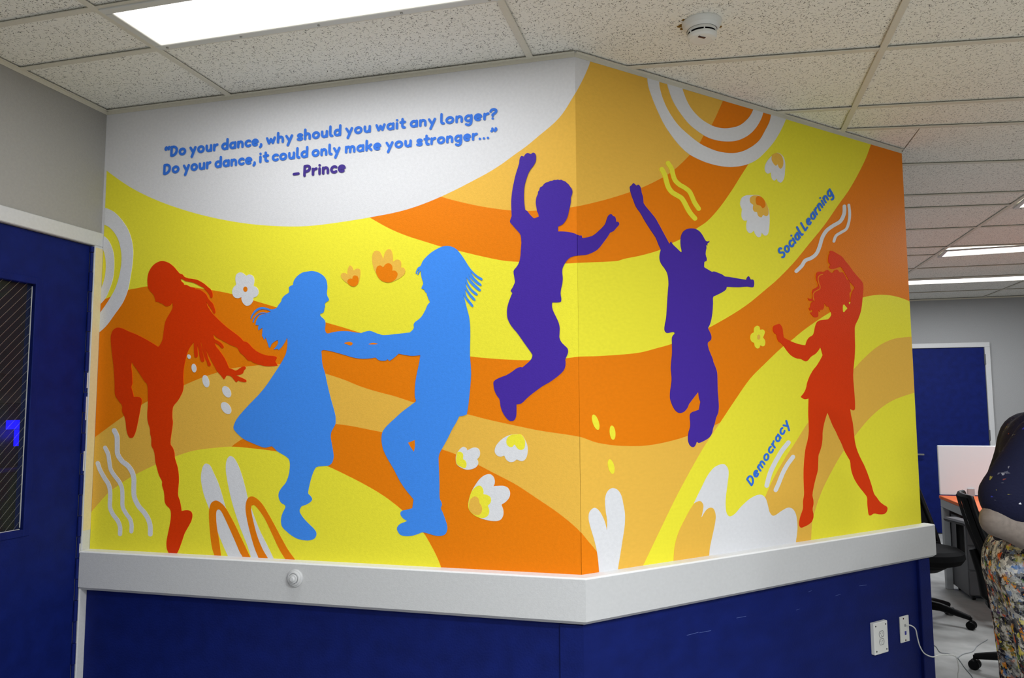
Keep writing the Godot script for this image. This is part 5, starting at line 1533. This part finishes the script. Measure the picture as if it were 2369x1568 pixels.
	"purple_two": [1464.6,424,1468.1,426.8,1471.1,429.6,1475.8,427.5,1480,431.7,1482.1,438.1,1483.5,446.5,1486.3,454.9,1487,461.9,1487,468.9,1487,468.9,1491.9,476.6,1503.1,490,1514.4,504,1524.2,520.8,1534,539.1,1542.4,554.5,1547.8,565,1547.8,565,1551.5,558.7,1551.5,558.7,1554.4,564.3,1560.7,570.7,1575.4,584.7,1575.4,584.7,1576.4,580.5,1574,568.6,1573.6,555.9,1575.4,544.7,1580.3,535.6,1588.7,530,1598.6,528.6,1608.4,530,1617.5,535.6,1624.5,544.7,1629.4,553.8,1632.9,558.4,1637.8,558.4,1640.6,557.3,1640.6,557.3,1639.2,560.8,1635.3,563.6,1635.7,567.9,1635.7,567.9,1632.2,565.7,1632.2,565.7,1633.3,572.8,1631.5,582.6,1631.5,591,1633.9,598,1633.3,603.6,1628.7,605.7,1628,612,1627.7,618.4,1627.7,618.4,1636.4,623.3,1646.3,629.3,1646.3,629.3,1650.5,628,1658.9,630.8,1670.1,635.3,1675,639.7,1675,639.7,1686.9,640.9,1706.6,644.4,1725.5,647.2,1725.5,647.2,1727.6,641.6,1730.7,639.2,1733.3,641.6,1735.4,646.2,1741,646.8,1743.1,650,1743.8,654.9,1742.8,662.6,1739.6,664.7,1727.6,663,1709.4,664.4,1692.6,664,1680.2,663.3,1680.2,663.3,1678.5,669.6,1670.1,675.9,1656.1,683,1648.8,686.9,1648.4,701.2,1647.4,719.4,1645.1,736.3,1641.3,750.3,1636.7,759.4,1636.7,759.4,1642,770,1644.6,778.4,1643.5,786.1,1636.7,792.1,1636.7,800.8,1640.6,813.5,1647.7,830,1649.1,836.8,1654.7,850.9,1657.9,862.1,1658.6,880.3,1659.3,904.2,1661,925.2,1661.7,942.1,1660.3,954.7,1655.4,965.9,1652.6,978.6,1648.4,991.2,1646.3,1001,1640.6,1010.8,1630.8,1017.8,1616.8,1024.2,1614,1023.5,1611.2,1020.4,1611.2,1020.4,1609.1,1027,1605.6,1032.6,1601.4,1034,1595.7,1030.5,1591.5,1022,1590.4,1012.2,1592.2,999.6,1595.5,988.4,1596,978.6,1595,967.3,1595.7,958.2,1600,953.3,1608.4,950.5,1616.1,947.4,1616.1,947.4,1617.5,939.3,1619.6,929.2,1619.6,929.2,1616.5,921,1614.7,905.9,1614.7,905.9,1608.4,914,1598.6,926.6,1592.9,934.4,1588.7,944.2,1581.7,951.9,1573.3,955.1,1566.3,953.3,1559.3,946.3,1553,933.7,1549.4,921,1549.4,907,1551.5,891.6,1553,877.5,1552.2,864.9,1551.1,850.9,1552.2,835.4,1553.9,817.7,1553.9,796.6,1553.9,781.2,1556.5,775.6,1560,771.4,1558.6,767.9,1552.2,768.6,1543.1,770.2,1538.2,767.1,1536.4,761.5,1537.5,750.3,1540.3,736.3,1541.7,719.4,1543.1,694.2,1545,668.9,1545.9,656.3,1545,642.3,1542.4,631,1536.8,621.2,1528.4,609.2,1525.3,599.4,1525.3,589.6,1528.1,577.7,1528.1,577.7,1522.8,565.7,1516.5,550.3,1504.5,532.1,1491.9,512.4,1480.7,492.8,1470.9,478.8,1464.6,463.3,1459.6,449.3,1456.8,436.7,1457.1,431.7,1461,428.2],
	"red_right": [1920.1,580.1,1925.7,581.2,1935.6,586.8,1946.8,593.9,1953.8,603,1963.6,614.9,1973.5,628.9,1983.3,640.2,1993.1,651.4,1996.2,661.2,1995.9,673.8,1994.2,689.3,1993.1,703.3,1990.3,720.1,1984.7,737,1977,753.8,1976.3,766.4,1976.7,789.8,1977,801,1976,826.3,1973.2,854.4,1972.5,869.8,1974.2,895.1,1976.3,920.3,1977,938.6,1976.3,947,1973.2,949.1,1969.2,947.7,1965.5,945.6,1965.5,945.6,1967.8,961,1971.3,976.4,1974.6,1004.4,1976.8,1022,1981.2,1039.6,1988.5,1057.2,1998.8,1077.7,2007.6,1099.7,2014.9,1121.7,2021.1,1142.3,2026.7,1149.6,2034,1159.9,2042.8,1167.2,2050.1,1171.6,2051.9,1176,2050.1,1183.3,2044.3,1188.5,2032.5,1189.2,2020.8,1187.4,2012.7,1192.1,2009.1,1190.7,2006.9,1178.9,2005.4,1162.8,2005,1150.3,1998.8,1140.8,1987.1,1126.1,1976.8,1110,1970.2,1093.9,1967.3,1080.7,1965.8,1066.7,1960.7,1057.2,1951.9,1041.1,1946,1026.4,1938.7,1011.7,1933,998.9,1925.7,984.9,1918.7,968,1913.1,954,1913.1,954,1908.9,966.6,1905.4,979.2,1901.9,1000,1901.6,1014.7,1899.8,1029.3,1896.1,1042.5,1892.5,1052.8,1891.7,1066,1890.6,1088,1885.9,1105.6,1881.5,1124.7,1878.2,1145.2,1880.3,1155.5,1880.7,1165.7,1878.5,1177.5,1880.7,1189.2,1880.3,1198,1876.3,1206.8,1869.7,1212.7,1859.5,1217.8,1852.1,1220.3,1848,1215.6,1847.7,1206.8,1850.7,1193.6,1856.5,1176,1856.8,1158.4,1859.2,1143.7,1858.7,1124.7,1858,1102.7,1858.3,1082.1,1860.2,1055.7,1863.1,1035.2,1867.5,1017.6,1870,998.9,1869.6,976.4,1868.9,955.4,1869.6,921.7,1869.6,921.7,1861.2,923.4,1855.6,921,1851.4,917.8,1851.4,917.8,1858.4,909.1,1863.3,899.3,1866.8,883.8,1872.4,869.8,1879.4,857.2,1889.3,844.5,1897.7,830.5,1902.2,821.4,1902.2,821.4,1899.1,810.9,1896.6,803.2,1896.6,803.2,1892.1,810.9,1885.1,818.6,1875.2,824.9,1868.2,833.3,1863.3,835.7,1857,833.3,1851.4,830.2,1843,829.1,1834.5,825.6,1826.1,819.3,1819.1,810.9,1812.1,801,1806.5,794,1800.2,789.8,1796.7,781.9,1794.6,773.5,1790.3,770.6,1787.1,763.6,1788.2,755.2,1793.9,751.7,1801.6,749.3,1806.5,753.8,1809.3,760.8,1810.7,770.6,1811.7,780.5,1811.7,780.5,1819.1,784.7,1828.2,789.1,1840.2,794,1852.8,797.5,1862.3,798.5,1862.3,798.5,1865.4,788.4,1871,780.5,1879.4,774.9,1882.2,767.8,1884.4,756.6,1887.9,746.8,1894.9,741.2,1904.7,739.8,1914.5,738.4,1919.4,733.5,1922.2,727.9,1920.8,722.2,1918,714.5,1915.9,709.6,1911.7,708.9,1906.1,701.2,1906.1,701.2,1905.4,708.9,1902.6,715.9,1897,716.6,1894.9,721.5,1892.1,715.9,1892.1,715.9,1892.1,727.1,1891.4,732.1,1887.2,734.2,1880.8,732.8,1874.5,725.7,1873.1,722.9,1873.1,722.9,1878.7,722.2,1878.7,722.2,1878,715.9,1873.1,718.7,1869.9,713.1,1869.9,713.1,1873.5,710.3,1874.5,703.3,1877.3,698.4,1882.2,696.3,1882.2,696.3,1876.6,696.3,1870.3,694.9,1867.5,689.3,1867.5,689.3,1871,691.4,1876.6,691.4,1878,686.5,1877.3,676.6,1880.1,669.6,1887.9,665.4,1892.1,661.2,1890.7,654.2,1887.2,645.8,1886.5,638.8,1889.3,630.3,1896.3,628.2,1904.7,628.9,1910.3,625.4,1913.8,624.4,1917.3,627.5,1921.5,631,1925.7,631,1929.3,626.1,1934.9,623.6,1938.4,626.1,1941.2,630.3,1948.2,630.3,1953.8,637.3,1958,645.8,1963.6,650,1965,657,1965.7,665.4,1967.8,673.8,1964.3,676.6,1964.3,685.1,1965,696.3,1962.2,700.5,1964.3,704.4,1966.4,700.5,1967.1,689.3,1970.6,675.2,1976.3,665.4,1972,659.8,1965,651.4,1956.6,637.3,1949.6,624.7,1944,617,1944,617,1937,619.1,1928.6,621.9,1921.5,621.9,1917.3,618.4,1920.4,612.1,1920.4,612.1,1915.9,607.2,1915.2,599.5,1916.6,589.6,1918.7,586.1,1918.4,582.6],
	"gap_arm_a": [797.3,793.7,803.2,791.4,812.3,791.1,816.9,794.4,813.1,799,804.7,797],
	"gap_arm_b": [853.7,796.3,862.9,792.9,875.1,795.2,872,796.4,862.9,796.9],
	"gap_knee": [944.7,1023.8,944.7,1023.8,953.2,1020.4,960.1,1017.7,960.1,1017.7,960.8,1029.9,958.5,1044.4,958.5,1044.4,953.2,1037.6],
	"gap_neck": [1948.9,706.1,1951.7,704.7,1955.2,708.9,1958.7,713.4,1955.2,717.3,1951,722.2,1948.9,720.8],
	"yellow_right": [1470,1345,1486.4,1309.4,1525,1228.7,1568.2,1140.4,1623.8,1040,1664.5,978.6,1701,923.8,1734.7,876,1770,840,1809,803,1828,789,1857,765,1890.7,741,1918.7,723,1955,703,1994.2,688.6,2015.5,683.6,2040.8,681.8,2068.9,685,2100,695.3,2150,722,2150,722,2150,1345,2150,1345],
	"amber_right": [1740,1300,1740,1300,1757,1175,1770.6,1146,1786,1111.5,1814,1061.6,1840,1022,1868,978,1905,930,1940,890,1977,851,1994.5,832,2022.6,806.7,2050.6,789.8,2078.7,781.4,2150,777,2150,777,2150,899,2150,899,2100,912.6,2064.7,926,2036.6,944,2008.5,969.4,1983,1000,1949,1045.5,1924,1088,1902,1132,1887,1173,1878.5,1205,1876.3,1230,1873,1300,1873,1300],
	"ring_left": [150,470,233.5,480.8,247,481.7,267,492.4,287,514.7,300.4,539,308,570.5,308,602,302.7,639.7,296,673,284.8,700,264.7,729,244.6,755.8,220,774.8,150,800,150,800,150,780,150,780,222,734.6,238,715.6,258,685.5,269,664,278,633,282,601.8,280,575,271.4,548,253.6,526,231,517,150,505,150,505],
	"ring_left_inner": [150,545,232,546,242.4,547,253.6,559.4,262.5,581.7,265,606,262.5,642,252.5,673,242.4,693,223.4,710,150,740,150,740,150,730,150,730,225.7,680,236.8,662,243.5,639.7,245.8,610.7,242.4,586,236.8,572.8,231,566,150,562,150,562],
	"ring_sun": [1496,164.2,1496,164.2,1496.8,180.1,1499.5,199.6,1508.4,226.2,1520.8,256.4,1538.5,291.8,1565.1,329.1,1589.9,353.9,1618.3,369.9,1648.4,380.5,1675,385.5,1696.3,386.2,1724.7,381.4,1749.5,369.9,1770.8,350.4,1790.3,327.3,1806.2,300.7,1816,279.4,1818.7,272.3,1822.2,256.4,1822.2,256.4,1788.5,238.7,1788.5,238.7,1784.1,260.8,1779.6,281.2,1769,302.5,1756.6,323.8,1740.6,337.9,1721.1,348.6,1701.6,353.9,1680.4,353.9,1657.3,349.5,1632.5,339.7,1616.5,330.9,1593.5,313.1,1568.7,290.1,1547.4,259.9,1533.2,229.8,1525.2,201.4,1524,187.2,1522.6,171.3,1522.6,171.3],
	"ring_sun_inner": [1541.2,180.1,1541.2,180.1,1542.9,193.4,1547.4,210.3,1556.2,233.3,1572.2,259.9,1593.5,286.5,1614.8,304.3,1636,317.6,1657.3,324.6,1678.6,327.3,1703.4,325.5,1724.7,316.7,1740.6,304.3,1753,288.3,1761.9,270.6,1765.8,256.4,1769,242.2,1769,242.2,1747.7,235.1,1747.7,235.1,1743.3,250.2,1735.3,267,1724.7,279.4,1710.5,290.1,1692.8,295.4,1675,297.2,1657.3,294.5,1643.1,289.2,1621.8,275.9,1602.3,256.4,1589.9,236.9,1581.1,215.6,1577.2,202.3,1574.9,189,1574.9,189],
	"finger_white_a": [478.2,1071.8,487.1,1076.8,494.3,1091.4,505,1114.6,513.9,1141.4,522,1170,537.1,1212.9,551.4,1257.5,569.3,1309.3,569.3,1309.3,538.9,1309.3,538.9,1309.3,519.3,1266.4,506.8,1236.1,494.3,1202.1,483.6,1173.6,472.9,1145,467.5,1121.8,465.7,1103.9,468.4,1084.3,472.9,1074.5],
	"finger_white_b": [533.6,1054.3,542.5,1059.6,551.4,1074.5,560.4,1098.6,569.3,1130.7,573.8,1150.4,585.4,1184.3,601.4,1225.4,619.3,1261.1,644.3,1312.9,644.3,1312.9,588.9,1312.9,588.9,1312.9,581.8,1289.6,572.9,1261.1,558.6,1225.4,547.9,1195,537.1,1159.3,530,1128.9,524.3,1096.8,523.2,1077.1,526.4,1061.1],
	"arch_a": [501.4,1305.7,501.4,1305.7,497.9,1287.9,491.6,1266.4,487.1,1234.3,484.5,1198.6,485,1177.1,489.8,1162.9,498.8,1157.5,508.6,1160.2,521.1,1171.8,531.8,1189.6,544.3,1212.9,558.6,1243.2,572.9,1273.6,590.7,1312.9,590.7,1312.9,572.9,1312.9,572.9,1312.9,564.8,1292.3,555,1275.4,544.3,1250.4,530,1218.2,517.5,1191.4,511.2,1180.7,505.9,1178,501.8,1182.5,501.1,1198.6,503.2,1221.8,506.8,1243.2,510.4,1270,514.8,1305.7,514.8,1305.7],
	"arch_b": [605,1312.9,605,1312.9,600.5,1294.1,590.7,1270,580,1234.3,571.1,1195,568.9,1171.8,572.9,1153.9,581.8,1148,592.5,1151.2,606.8,1164.6,619.3,1184.3,635.4,1212.9,651.4,1243.2,667.5,1271.8,684.5,1295.9,692.5,1312.9,692.5,1312.9,674.6,1312.9,674.6,1312.9,663.9,1296.8,647.9,1271.8,631.8,1237.9,613.9,1200.4,599.6,1178.9,588.9,1167.9,582.7,1169.1,582.1,1180.7,587.1,1205.7,596.1,1239.6,608.6,1270,622.9,1295,628.2,1312.9,628.2,1312.9],
	"daisy": [556.1,630.2,563.2,632,570.4,638.2,570.4,638.2,577.5,635,585.5,638.2,589.1,647.1,587.3,661.4,587.3,661.4,594.5,665,598.9,674.8,595.4,684.6,586.4,689.1,586.4,689.1,585.5,697.1,579.3,705.2,571.2,707.3,564.1,702.5,559.6,693.6,559.3,687.3,559.3,687.3,550.7,690,541.8,686.4,537.9,675.7,540.9,665,547.5,658.8,547.5,658.8,545.4,645.4,548,634.6],
	"tulip_small": [810.1,614.3,815.4,617.7,818.5,626.1,818.5,626.1,826.1,621.5,833,623,834.1,633,832.2,646.7,829.2,655.9,818.5,662,807.8,657.4,795.5,648.3,789.4,639.1,790.9,633,798.6,631.4,804.7,634.5,804.7,634.5,805,623.8],
	"tulip_small_core": [822.3,637.2,828.4,639.8,830.3,648.3,827.7,657.4,820,662.8,810.8,660.5,804.7,653.6,806.2,646.7,812.3,644.4,815.4,646,815.4,646,817.7,639.1],
	"tulip_large": [871.3,579.9,879.7,583,887.3,599,887.3,599,891.9,583,899.6,576.1,905.7,579.1,908.8,590.6,909.5,605.9,909.5,605.9,918,600.6,926.4,602.9,928.7,610.5,927.9,618.9,927.9,618.9,934.8,619.7,937.9,627.3,934,636.5,914.9,648.8,896.5,651.8,878.2,641.1,867.4,625.8,862.1,607.4,862.1,590.6,865.9,582.2],
	"tulip_large_core": [899.6,609,906.5,612.8,908.8,619.7,908,626.1,908,626.1,914.9,626.6,920.3,632.7,918,642.7,908.8,651.1,896.5,653.4,882.8,648.8,873.6,638.1,870.5,627.3,873.6,616.6,881.2,614.3,887.3,618.9,887.3,618.9,891.9,612],
	"blossom_a": [1071.5,1033.3,1078.9,1036.2,1081.8,1042.1,1081.8,1042.1,1089.9,1037,1098.7,1034.8,1107.5,1037.7,1110.9,1045.8,1109.7,1055.3,1103.8,1061.9,1103.8,1061.9,1106.8,1067.8,1105.7,1075.1,1098.7,1082.4,1084,1086.1,1072.3,1083.9,1057.6,1074.4,1055,1063.4,1056.1,1051.6,1062,1041.4],
	"blossom_a_core": [1059.8,1045,1066.4,1045,1071.1,1048.7,1072.3,1054.6,1071.5,1061.9,1071.5,1061.9,1076.7,1064.8,1079.9,1072.2,1078.9,1079.5,1075.2,1082.7,1066.4,1079.5,1057.6,1073.6,1055.4,1063.4,1056.9,1051.6],
	"blossom_b": [1197,1003.9,1207.3,1006.1,1215.3,1017.9,1220.5,1031.1,1220.9,1047.2,1216.8,1060.4,1210.2,1066,1202.9,1065.6,1196.3,1061.9,1196.3,1061.9,1189.7,1067,1180.9,1068.5,1172.1,1063.4,1166.9,1053.1,1166.9,1053.1,1158.9,1056,1150.1,1053.1,1144.9,1044.3,1147.1,1032.6,1155.9,1020.8,1167.7,1011.3,1182.3,1005.4],
	"blossom_b_core": [1197,1004.1,1205.8,1004.8,1213.9,1015.7,1215.3,1025.2,1213.1,1037,1205.8,1040.6,1198.5,1037.7,1193.3,1031.1,1190.4,1026.7,1190.4,1026.7,1186.7,1032.6,1180.9,1034,1174.3,1029.6,1171.8,1020.8,1175,1011.3,1183.8,1005.4],
	"blossom_c": [1133.9,1096.4,1141.2,1101.5,1144.9,1110.3,1144.5,1119.1,1142,1124.3,1142,1124.3,1153,1123.5,1164.7,1123.5,1175,1127.9,1180.4,1138.2,1178.7,1149.9,1170.6,1160.2,1160.3,1166.8,1160.3,1166.8,1164.7,1179.3,1164.7,1191,1158.9,1201.3,1147.1,1205,1128,1202.8,1110.4,1197.6,1097.2,1191,1087,1180.8,1083.6,1170.5,1085.5,1154.3,1091.4,1136.7,1098.7,1123.5,1110.4,1107.4,1122.2,1098.6],
	"blossom_c_core": [1110.4,1122.8,1117,1128.7,1119.2,1136.7,1118.8,1142.6,1118.8,1142.6,1126.6,1144.1,1134.6,1149.2,1136.6,1157.3,1133.9,1164.6,1128.8,1169,1128.8,1169,1132.4,1179.3,1130.2,1191,1120.7,1197.6,1109,1196.9,1097.2,1191,1087,1180.8,1083.7,1170.5,1085.8,1154.3,1091.4,1136.7,1100.2,1126.5],
	"blossom_c_heart": [1099.4,1147.7,1106.8,1151.4,1109.3,1158.7,1110.4,1164.6,1114.8,1170.5,1115.6,1180.8,1110.4,1189.6,1103.1,1191,1094.3,1187.4,1087,1179.3,1085.8,1166.1,1089.2,1154.3],
	"bell_small": [1782.9,362.6,1796.8,353.7,1808.6,359.7,1815,373.5,1815,395.2,1812.6,413,1805.7,422.5,1798.7,419,1795.8,413,1795.8,413,1790.8,418,1784.9,413,1782.5,399.2,1782.5,399.2,1775,401.6,1769.1,395.2,1769.1,383.4,1775,371.5],
	"bell_small_core": [1796.8,354.1,1806.6,359.7,1811,373.5,1809.6,385.4,1804.7,390.7,1800.7,387.3,1797.8,380.4,1797.8,380.4,1793.8,383.8,1788.9,379.4,1783.9,369.5,1785.9,358.7],
	"bell_large": [1735.5,451.6,1755.2,452.6,1769.1,466.4,1777,484.2,1779.4,504,1778,531.7,1774,543.5,1767.1,544.5,1761.2,537.6,1761.2,537.6,1758.2,547.5,1752.3,548.5,1746.3,541.5,1743.4,533.6,1743.4,533.6,1734.5,539.6,1727.6,533.6,1725.6,521.8,1727.6,509.9,1727.6,509.9,1719.7,509.9,1714.7,500,1715.7,484.2,1715.7,484.2,1711.4,472.3,1714.7,458.5,1723.6,452.6],
	"bell_large_core": [1741.4,452.6,1755.2,453.6,1768.1,464.4,1776,482.2,1776.4,496.1,1772,500.4,1764.1,497.1,1764.1,497.1,1760.2,503,1753.3,500,1750.3,491.1,1750.3,491.1,1743.4,489.2,1740.4,482.2,1741.8,474.3,1741.8,474.3,1734.5,468.4,1733.9,458.5],
	"bell_large_heart": [1755.2,453.6,1765.1,460.5,1769.1,470.4,1769.1,477.3,1763.2,481.8,1758.2,476.3,1755.2,475.3,1755.2,475.3,1749.3,473.3,1746.9,464.4,1748.3,456.5],
	"daisy_yellow": [1750.1,753.4,1755.7,755.9,1757.4,762.9,1757.4,762.9,1764.1,762.2,1768.3,767.1,1766.2,775.6,1764.1,780.5,1764.1,780.5,1769,788.2,1768.3,798,1764.1,801.1,1757.4,798.7,1757.4,798.7,1755.7,804.3,1750.8,806.2,1745.9,802.2,1743.8,793.1,1743.8,793.1,1737.5,789.6,1734.9,781.2,1736.8,772.8,1743.1,768.6,1743.1,768.6,1743.8,758.7],
	"prongs": [1385.6,1334.2,1385.6,1334.2,1385.2,1323,1383.1,1297.6,1379.8,1273.9,1374.4,1250.2,1364.8,1217.9,1360.9,1198.5,1363.3,1183.5,1373.4,1174.4,1383.1,1178.7,1392.7,1193.2,1399.2,1209.3,1403.1,1226.5,1403.1,1226.5,1403.9,1205,1400.7,1183.5,1398.8,1157.6,1401.4,1142.6,1408.9,1131.8,1418.6,1128.6,1429.3,1134,1436.9,1146.9,1441.2,1166.3,1444.8,1187.8,1444.4,1213.6,1440.1,1243.8,1434.7,1278.2,1428.3,1318,1427.2,1334.2,1427.2,1334.2],
	"splash": [1637.1,1308.3,1637.1,1308.3,1639.2,1287.9,1641.4,1265.3,1647.9,1235.1,1653.2,1209.3,1654.7,1192.1,1650,1177,1642.5,1173.8,1632.8,1179.2,1620.9,1198.5,1620.9,1198.5,1625.3,1179.2,1625.9,1167.3,1619.9,1159.1,1612.3,1159.8,1604.4,1164.1,1604.4,1164.1,1611.3,1149,1622,1127.5,1634.9,1101.7,1650,1082.3,1665.1,1074.1,1675.8,1074.1,1683.4,1084.4,1684.5,1097.4,1681.2,1125.3,1678,1153.3,1678.4,1179.2,1682.3,1191,1688.8,1194.2,1699.5,1187.8,1714.6,1170.6,1734,1153.3,1751.2,1144.7,1762,1144.7,1770.6,1153.3,1776,1170.6,1779.2,1183.5,1785.6,1192.1,1792.1,1191.7,1807.2,1181.3,1822.2,1173.8,1833,1177,1840.5,1189.9,1843.8,1213.6,1842.7,1235.1,1839.9,1256.7,1839,1286.8,1839,1286.8],
	"splash_amber": [1555.3,1321.3,1555.3,1321.3,1557,1299.7,1559.6,1265.3,1568.2,1233,1583.3,1200.7,1602.6,1167.3,1612.3,1159.8,1619.9,1159.1,1625.9,1167.3,1625.3,1179.2,1620.9,1198.5,1620.9,1198.5,1632.8,1179.2,1642.5,1173.8,1650,1177,1654.7,1192.1,1653.2,1209.3,1647.9,1235.1,1641.4,1265.3,1639.2,1287.9,1637.1,1314.8,1637.1,1314.8],
}
const CURVE := {
	"white": [190,345,238.5,388,300,432,360,462,430,487,500,505,570,517,640,523,710,523,780,515,855,503,940,485,1020,455,1120,404.5,1159,380.7,1190,358,1215.4,340,1239.7,320,1293.5,272.7,1329,219,1347,186.6,1360,158,1365,143.5,1370,110],
	"orange_a_top": [1020,455,1020,455,1060,466,1120,478.6,1181.7,486.6,1240.7,487.3,1319,480,1386.6,465.6,1440,450,1485,433.9,1532,411,1561,391.6,1595,359,1618,331,1627,315,1645.8,290,1673,231.6,1690,190],
	"orange_a_low": [855,503,855,503,900,528,940,545,986.8,560,1022,570.7,1063.4,580.7,1110.8,592,1162,602.4,1200,605.7,1308,609.5,1336,608,1426,603.8,1445,598.5,1482,591,1527,577.7,1555,562,1572.6,553.8,1611,528.6,1636.4,511,1664.5,480,1692.6,440.5,1711,411,1730.5,380.4,1760,330,1795,262,1810,230],
	"yellow_low": [190,715,225,700,258,685.5,296,671,316.8,666.8,342.7,662.3,420,662,490,671,540,681,587,695,641,711,700,728,753.4,745.5,795.5,757.7,836,770.4,900,790,1000,812,1088.6,824.4,1120,827.8,1176,831.8,1225,833,1309,828.8,1337.5,825,1379.6,823.8,1445,819.5,1482,815,1524,804,1552,796,1600,776,1636.7,759.4,1671.5,740.5,1706.6,719.4,1734.6,699.8,1770,670.5,1798,646.5,1836,607.5,1868,568.5,1907.5,519.8,1937,477,1966.8,434.8,2000,372.5,2016,330,2030,290],
	"orange_b_low": [190,1032,211,1018,240,996.4,288,961.6,327.5,936.6,342.7,927.7,425.7,891,468.6,873,506,860.7,538,852,570.5,847.6,645.5,842,700,850,752.7,864,795.5,878,833.8,893.5,870,905,912,916,959,931,1020,945,1081,958,1126,969.5,1175,980.5,1250,996,1340,1010,1378,1023,1416.5,1029.5,1446,1031.4,1493,1030.6,1544,1021.6,1589,1008.5,1652.6,983.5,1700,958,1760,920],
	"amber_low": [500,1075,536.8,1032.8,550.6,1022,562,1015,600,1000,680,983,740,978,778.7,980.7,811,985,845,991.6,884,999.6,950,1015,1025,1040,1055.7,1051,1109,1076.3,1141,1093,1180,1113,1201,1125,1240,1151,1290,1185,1335,1222,1359,1250,1380,1276,1392,1300,1398,1345],
	"mound": [190,1215,206,1191.5,250,1141,271.4,1124.5,303.6,1103,360.7,1074.5,408,1055,450,1042,494.6,1036,537.5,1033,590,1037.5,641,1044,700,1056,758.7,1078.4,802.7,1099,848,1122.5,888,1146.5,916.4,1167.7,931.7,1180.7,958,1207,980,1232,991.4,1250,1010,1285,1022,1316,1026,1345],
}
const STROKE := {
	"wave_a": [9.8, [226.8,1070.9,232.1,1086.1,242.9,1105.7,251.8,1120,255.7,1136.1,255.7,1153.9,255.7,1173.6,262.5,1189.6,273.2,1203.9,278.6,1218.2,278.6,1235.2]],
	"wave_b": [9.3, [243.8,1035.2,250.9,1050.4,253.6,1066.4,257.1,1086.1,266.1,1100.4,276.8,1114.6,283,1128.9,284.3,1148.6,284.8,1171.8,292.9,1187.9,301.8,1200.4,305.4,1214.6,304.8,1228.9]],
	"wave_c": [11.1, [265,995.5,271.2,1008.9,272.1,1030.4,273,1050,282.9,1066.1,295.4,1075.9,305.4,1089.6,310.4,1105.7,310.4,1127.1,311.6,1148.6,321.4,1170,333.9,1184.3,342.9,1198.6,348.2,1214.6,348.6,1235.2]],
	"zig_a": [11, [1530.4,391.6,1537.6,405.9,1540.6,418.2,1545.7,433.5,1553.9,444.7,1565.1,451.8,1575.3,458,1582.4,468.2,1588.6,480.4,1596.7,493.7,1606.9,505.4]],
	"zig_b": [10.4, [1544.7,377.3,1552.9,390.6,1555.9,402.9,1561,417.1,1571.2,427.3,1583.5,434.5,1593.7,442.7,1599.8,453.9,1605.9,468.2,1615.6,483]],
	"curl_a": [8.3, [1952.6,477.3,1952,494.1,1943.1,511.9,1927.2,521.8,1911.4,533.6,1901.5,549.5,1895.6,569.2,1887.7,587,1875.8,596.9,1862,602.8,1854.1,614.7,1841.2,627.5]],
	"curl_b": [6.3, [1962.8,474.3,1964.8,494.1,1962.8,513.9,1956.9,529.7,1945,537.6,1933.2,545.5,1928.2,558.4]],
	"dash_a": [10.4, [1823.1,1023.5,1809.1,1041,1797.9,1059.3,1788,1077.5,1779.6,1097.1,1772.6,1123.1]],
	"dash_b": [9.8, [1833.6,1056.5,1820.3,1074.7,1809.1,1095.7,1800.7,1116.8,1793.4,1133.3]],
	"hair_gap": [2.2, [1901.9,634.5,1894.9,637.3,1891.4,643,1892.8,654.2,1895.6,662.6,1894.9,668.2,1885.1,673.8,1880.1,679.4,1880.1,689.3,1882.2,694.9]],
}
const OVAL := {
	"seed_a": [437.9,824.8,3.8,5.4,-20],
	"seed_b": [449.5,851.4,5.4,10.2,-8],
	"seed_c": [477,881.8,7.5,14.6,-14],
	"seed_d": [525.2,906.1,8.9,14.3,-30],
	"seed_e": [523.9,943.8,9.8,15.7,-35],
	"drop_a": [1377.2,976.4,7,18.5,-18],
	"drop_b": [1416.1,1000.6,6.6,16.6,-6],
	"drop_c": [1413,1079,7,17.2,-13],
	"daisy_core": [568.6,669.1,5,6.2,0],
	"daisy_yellow_core": [1754,779.8,3.6,5.9,0],
}
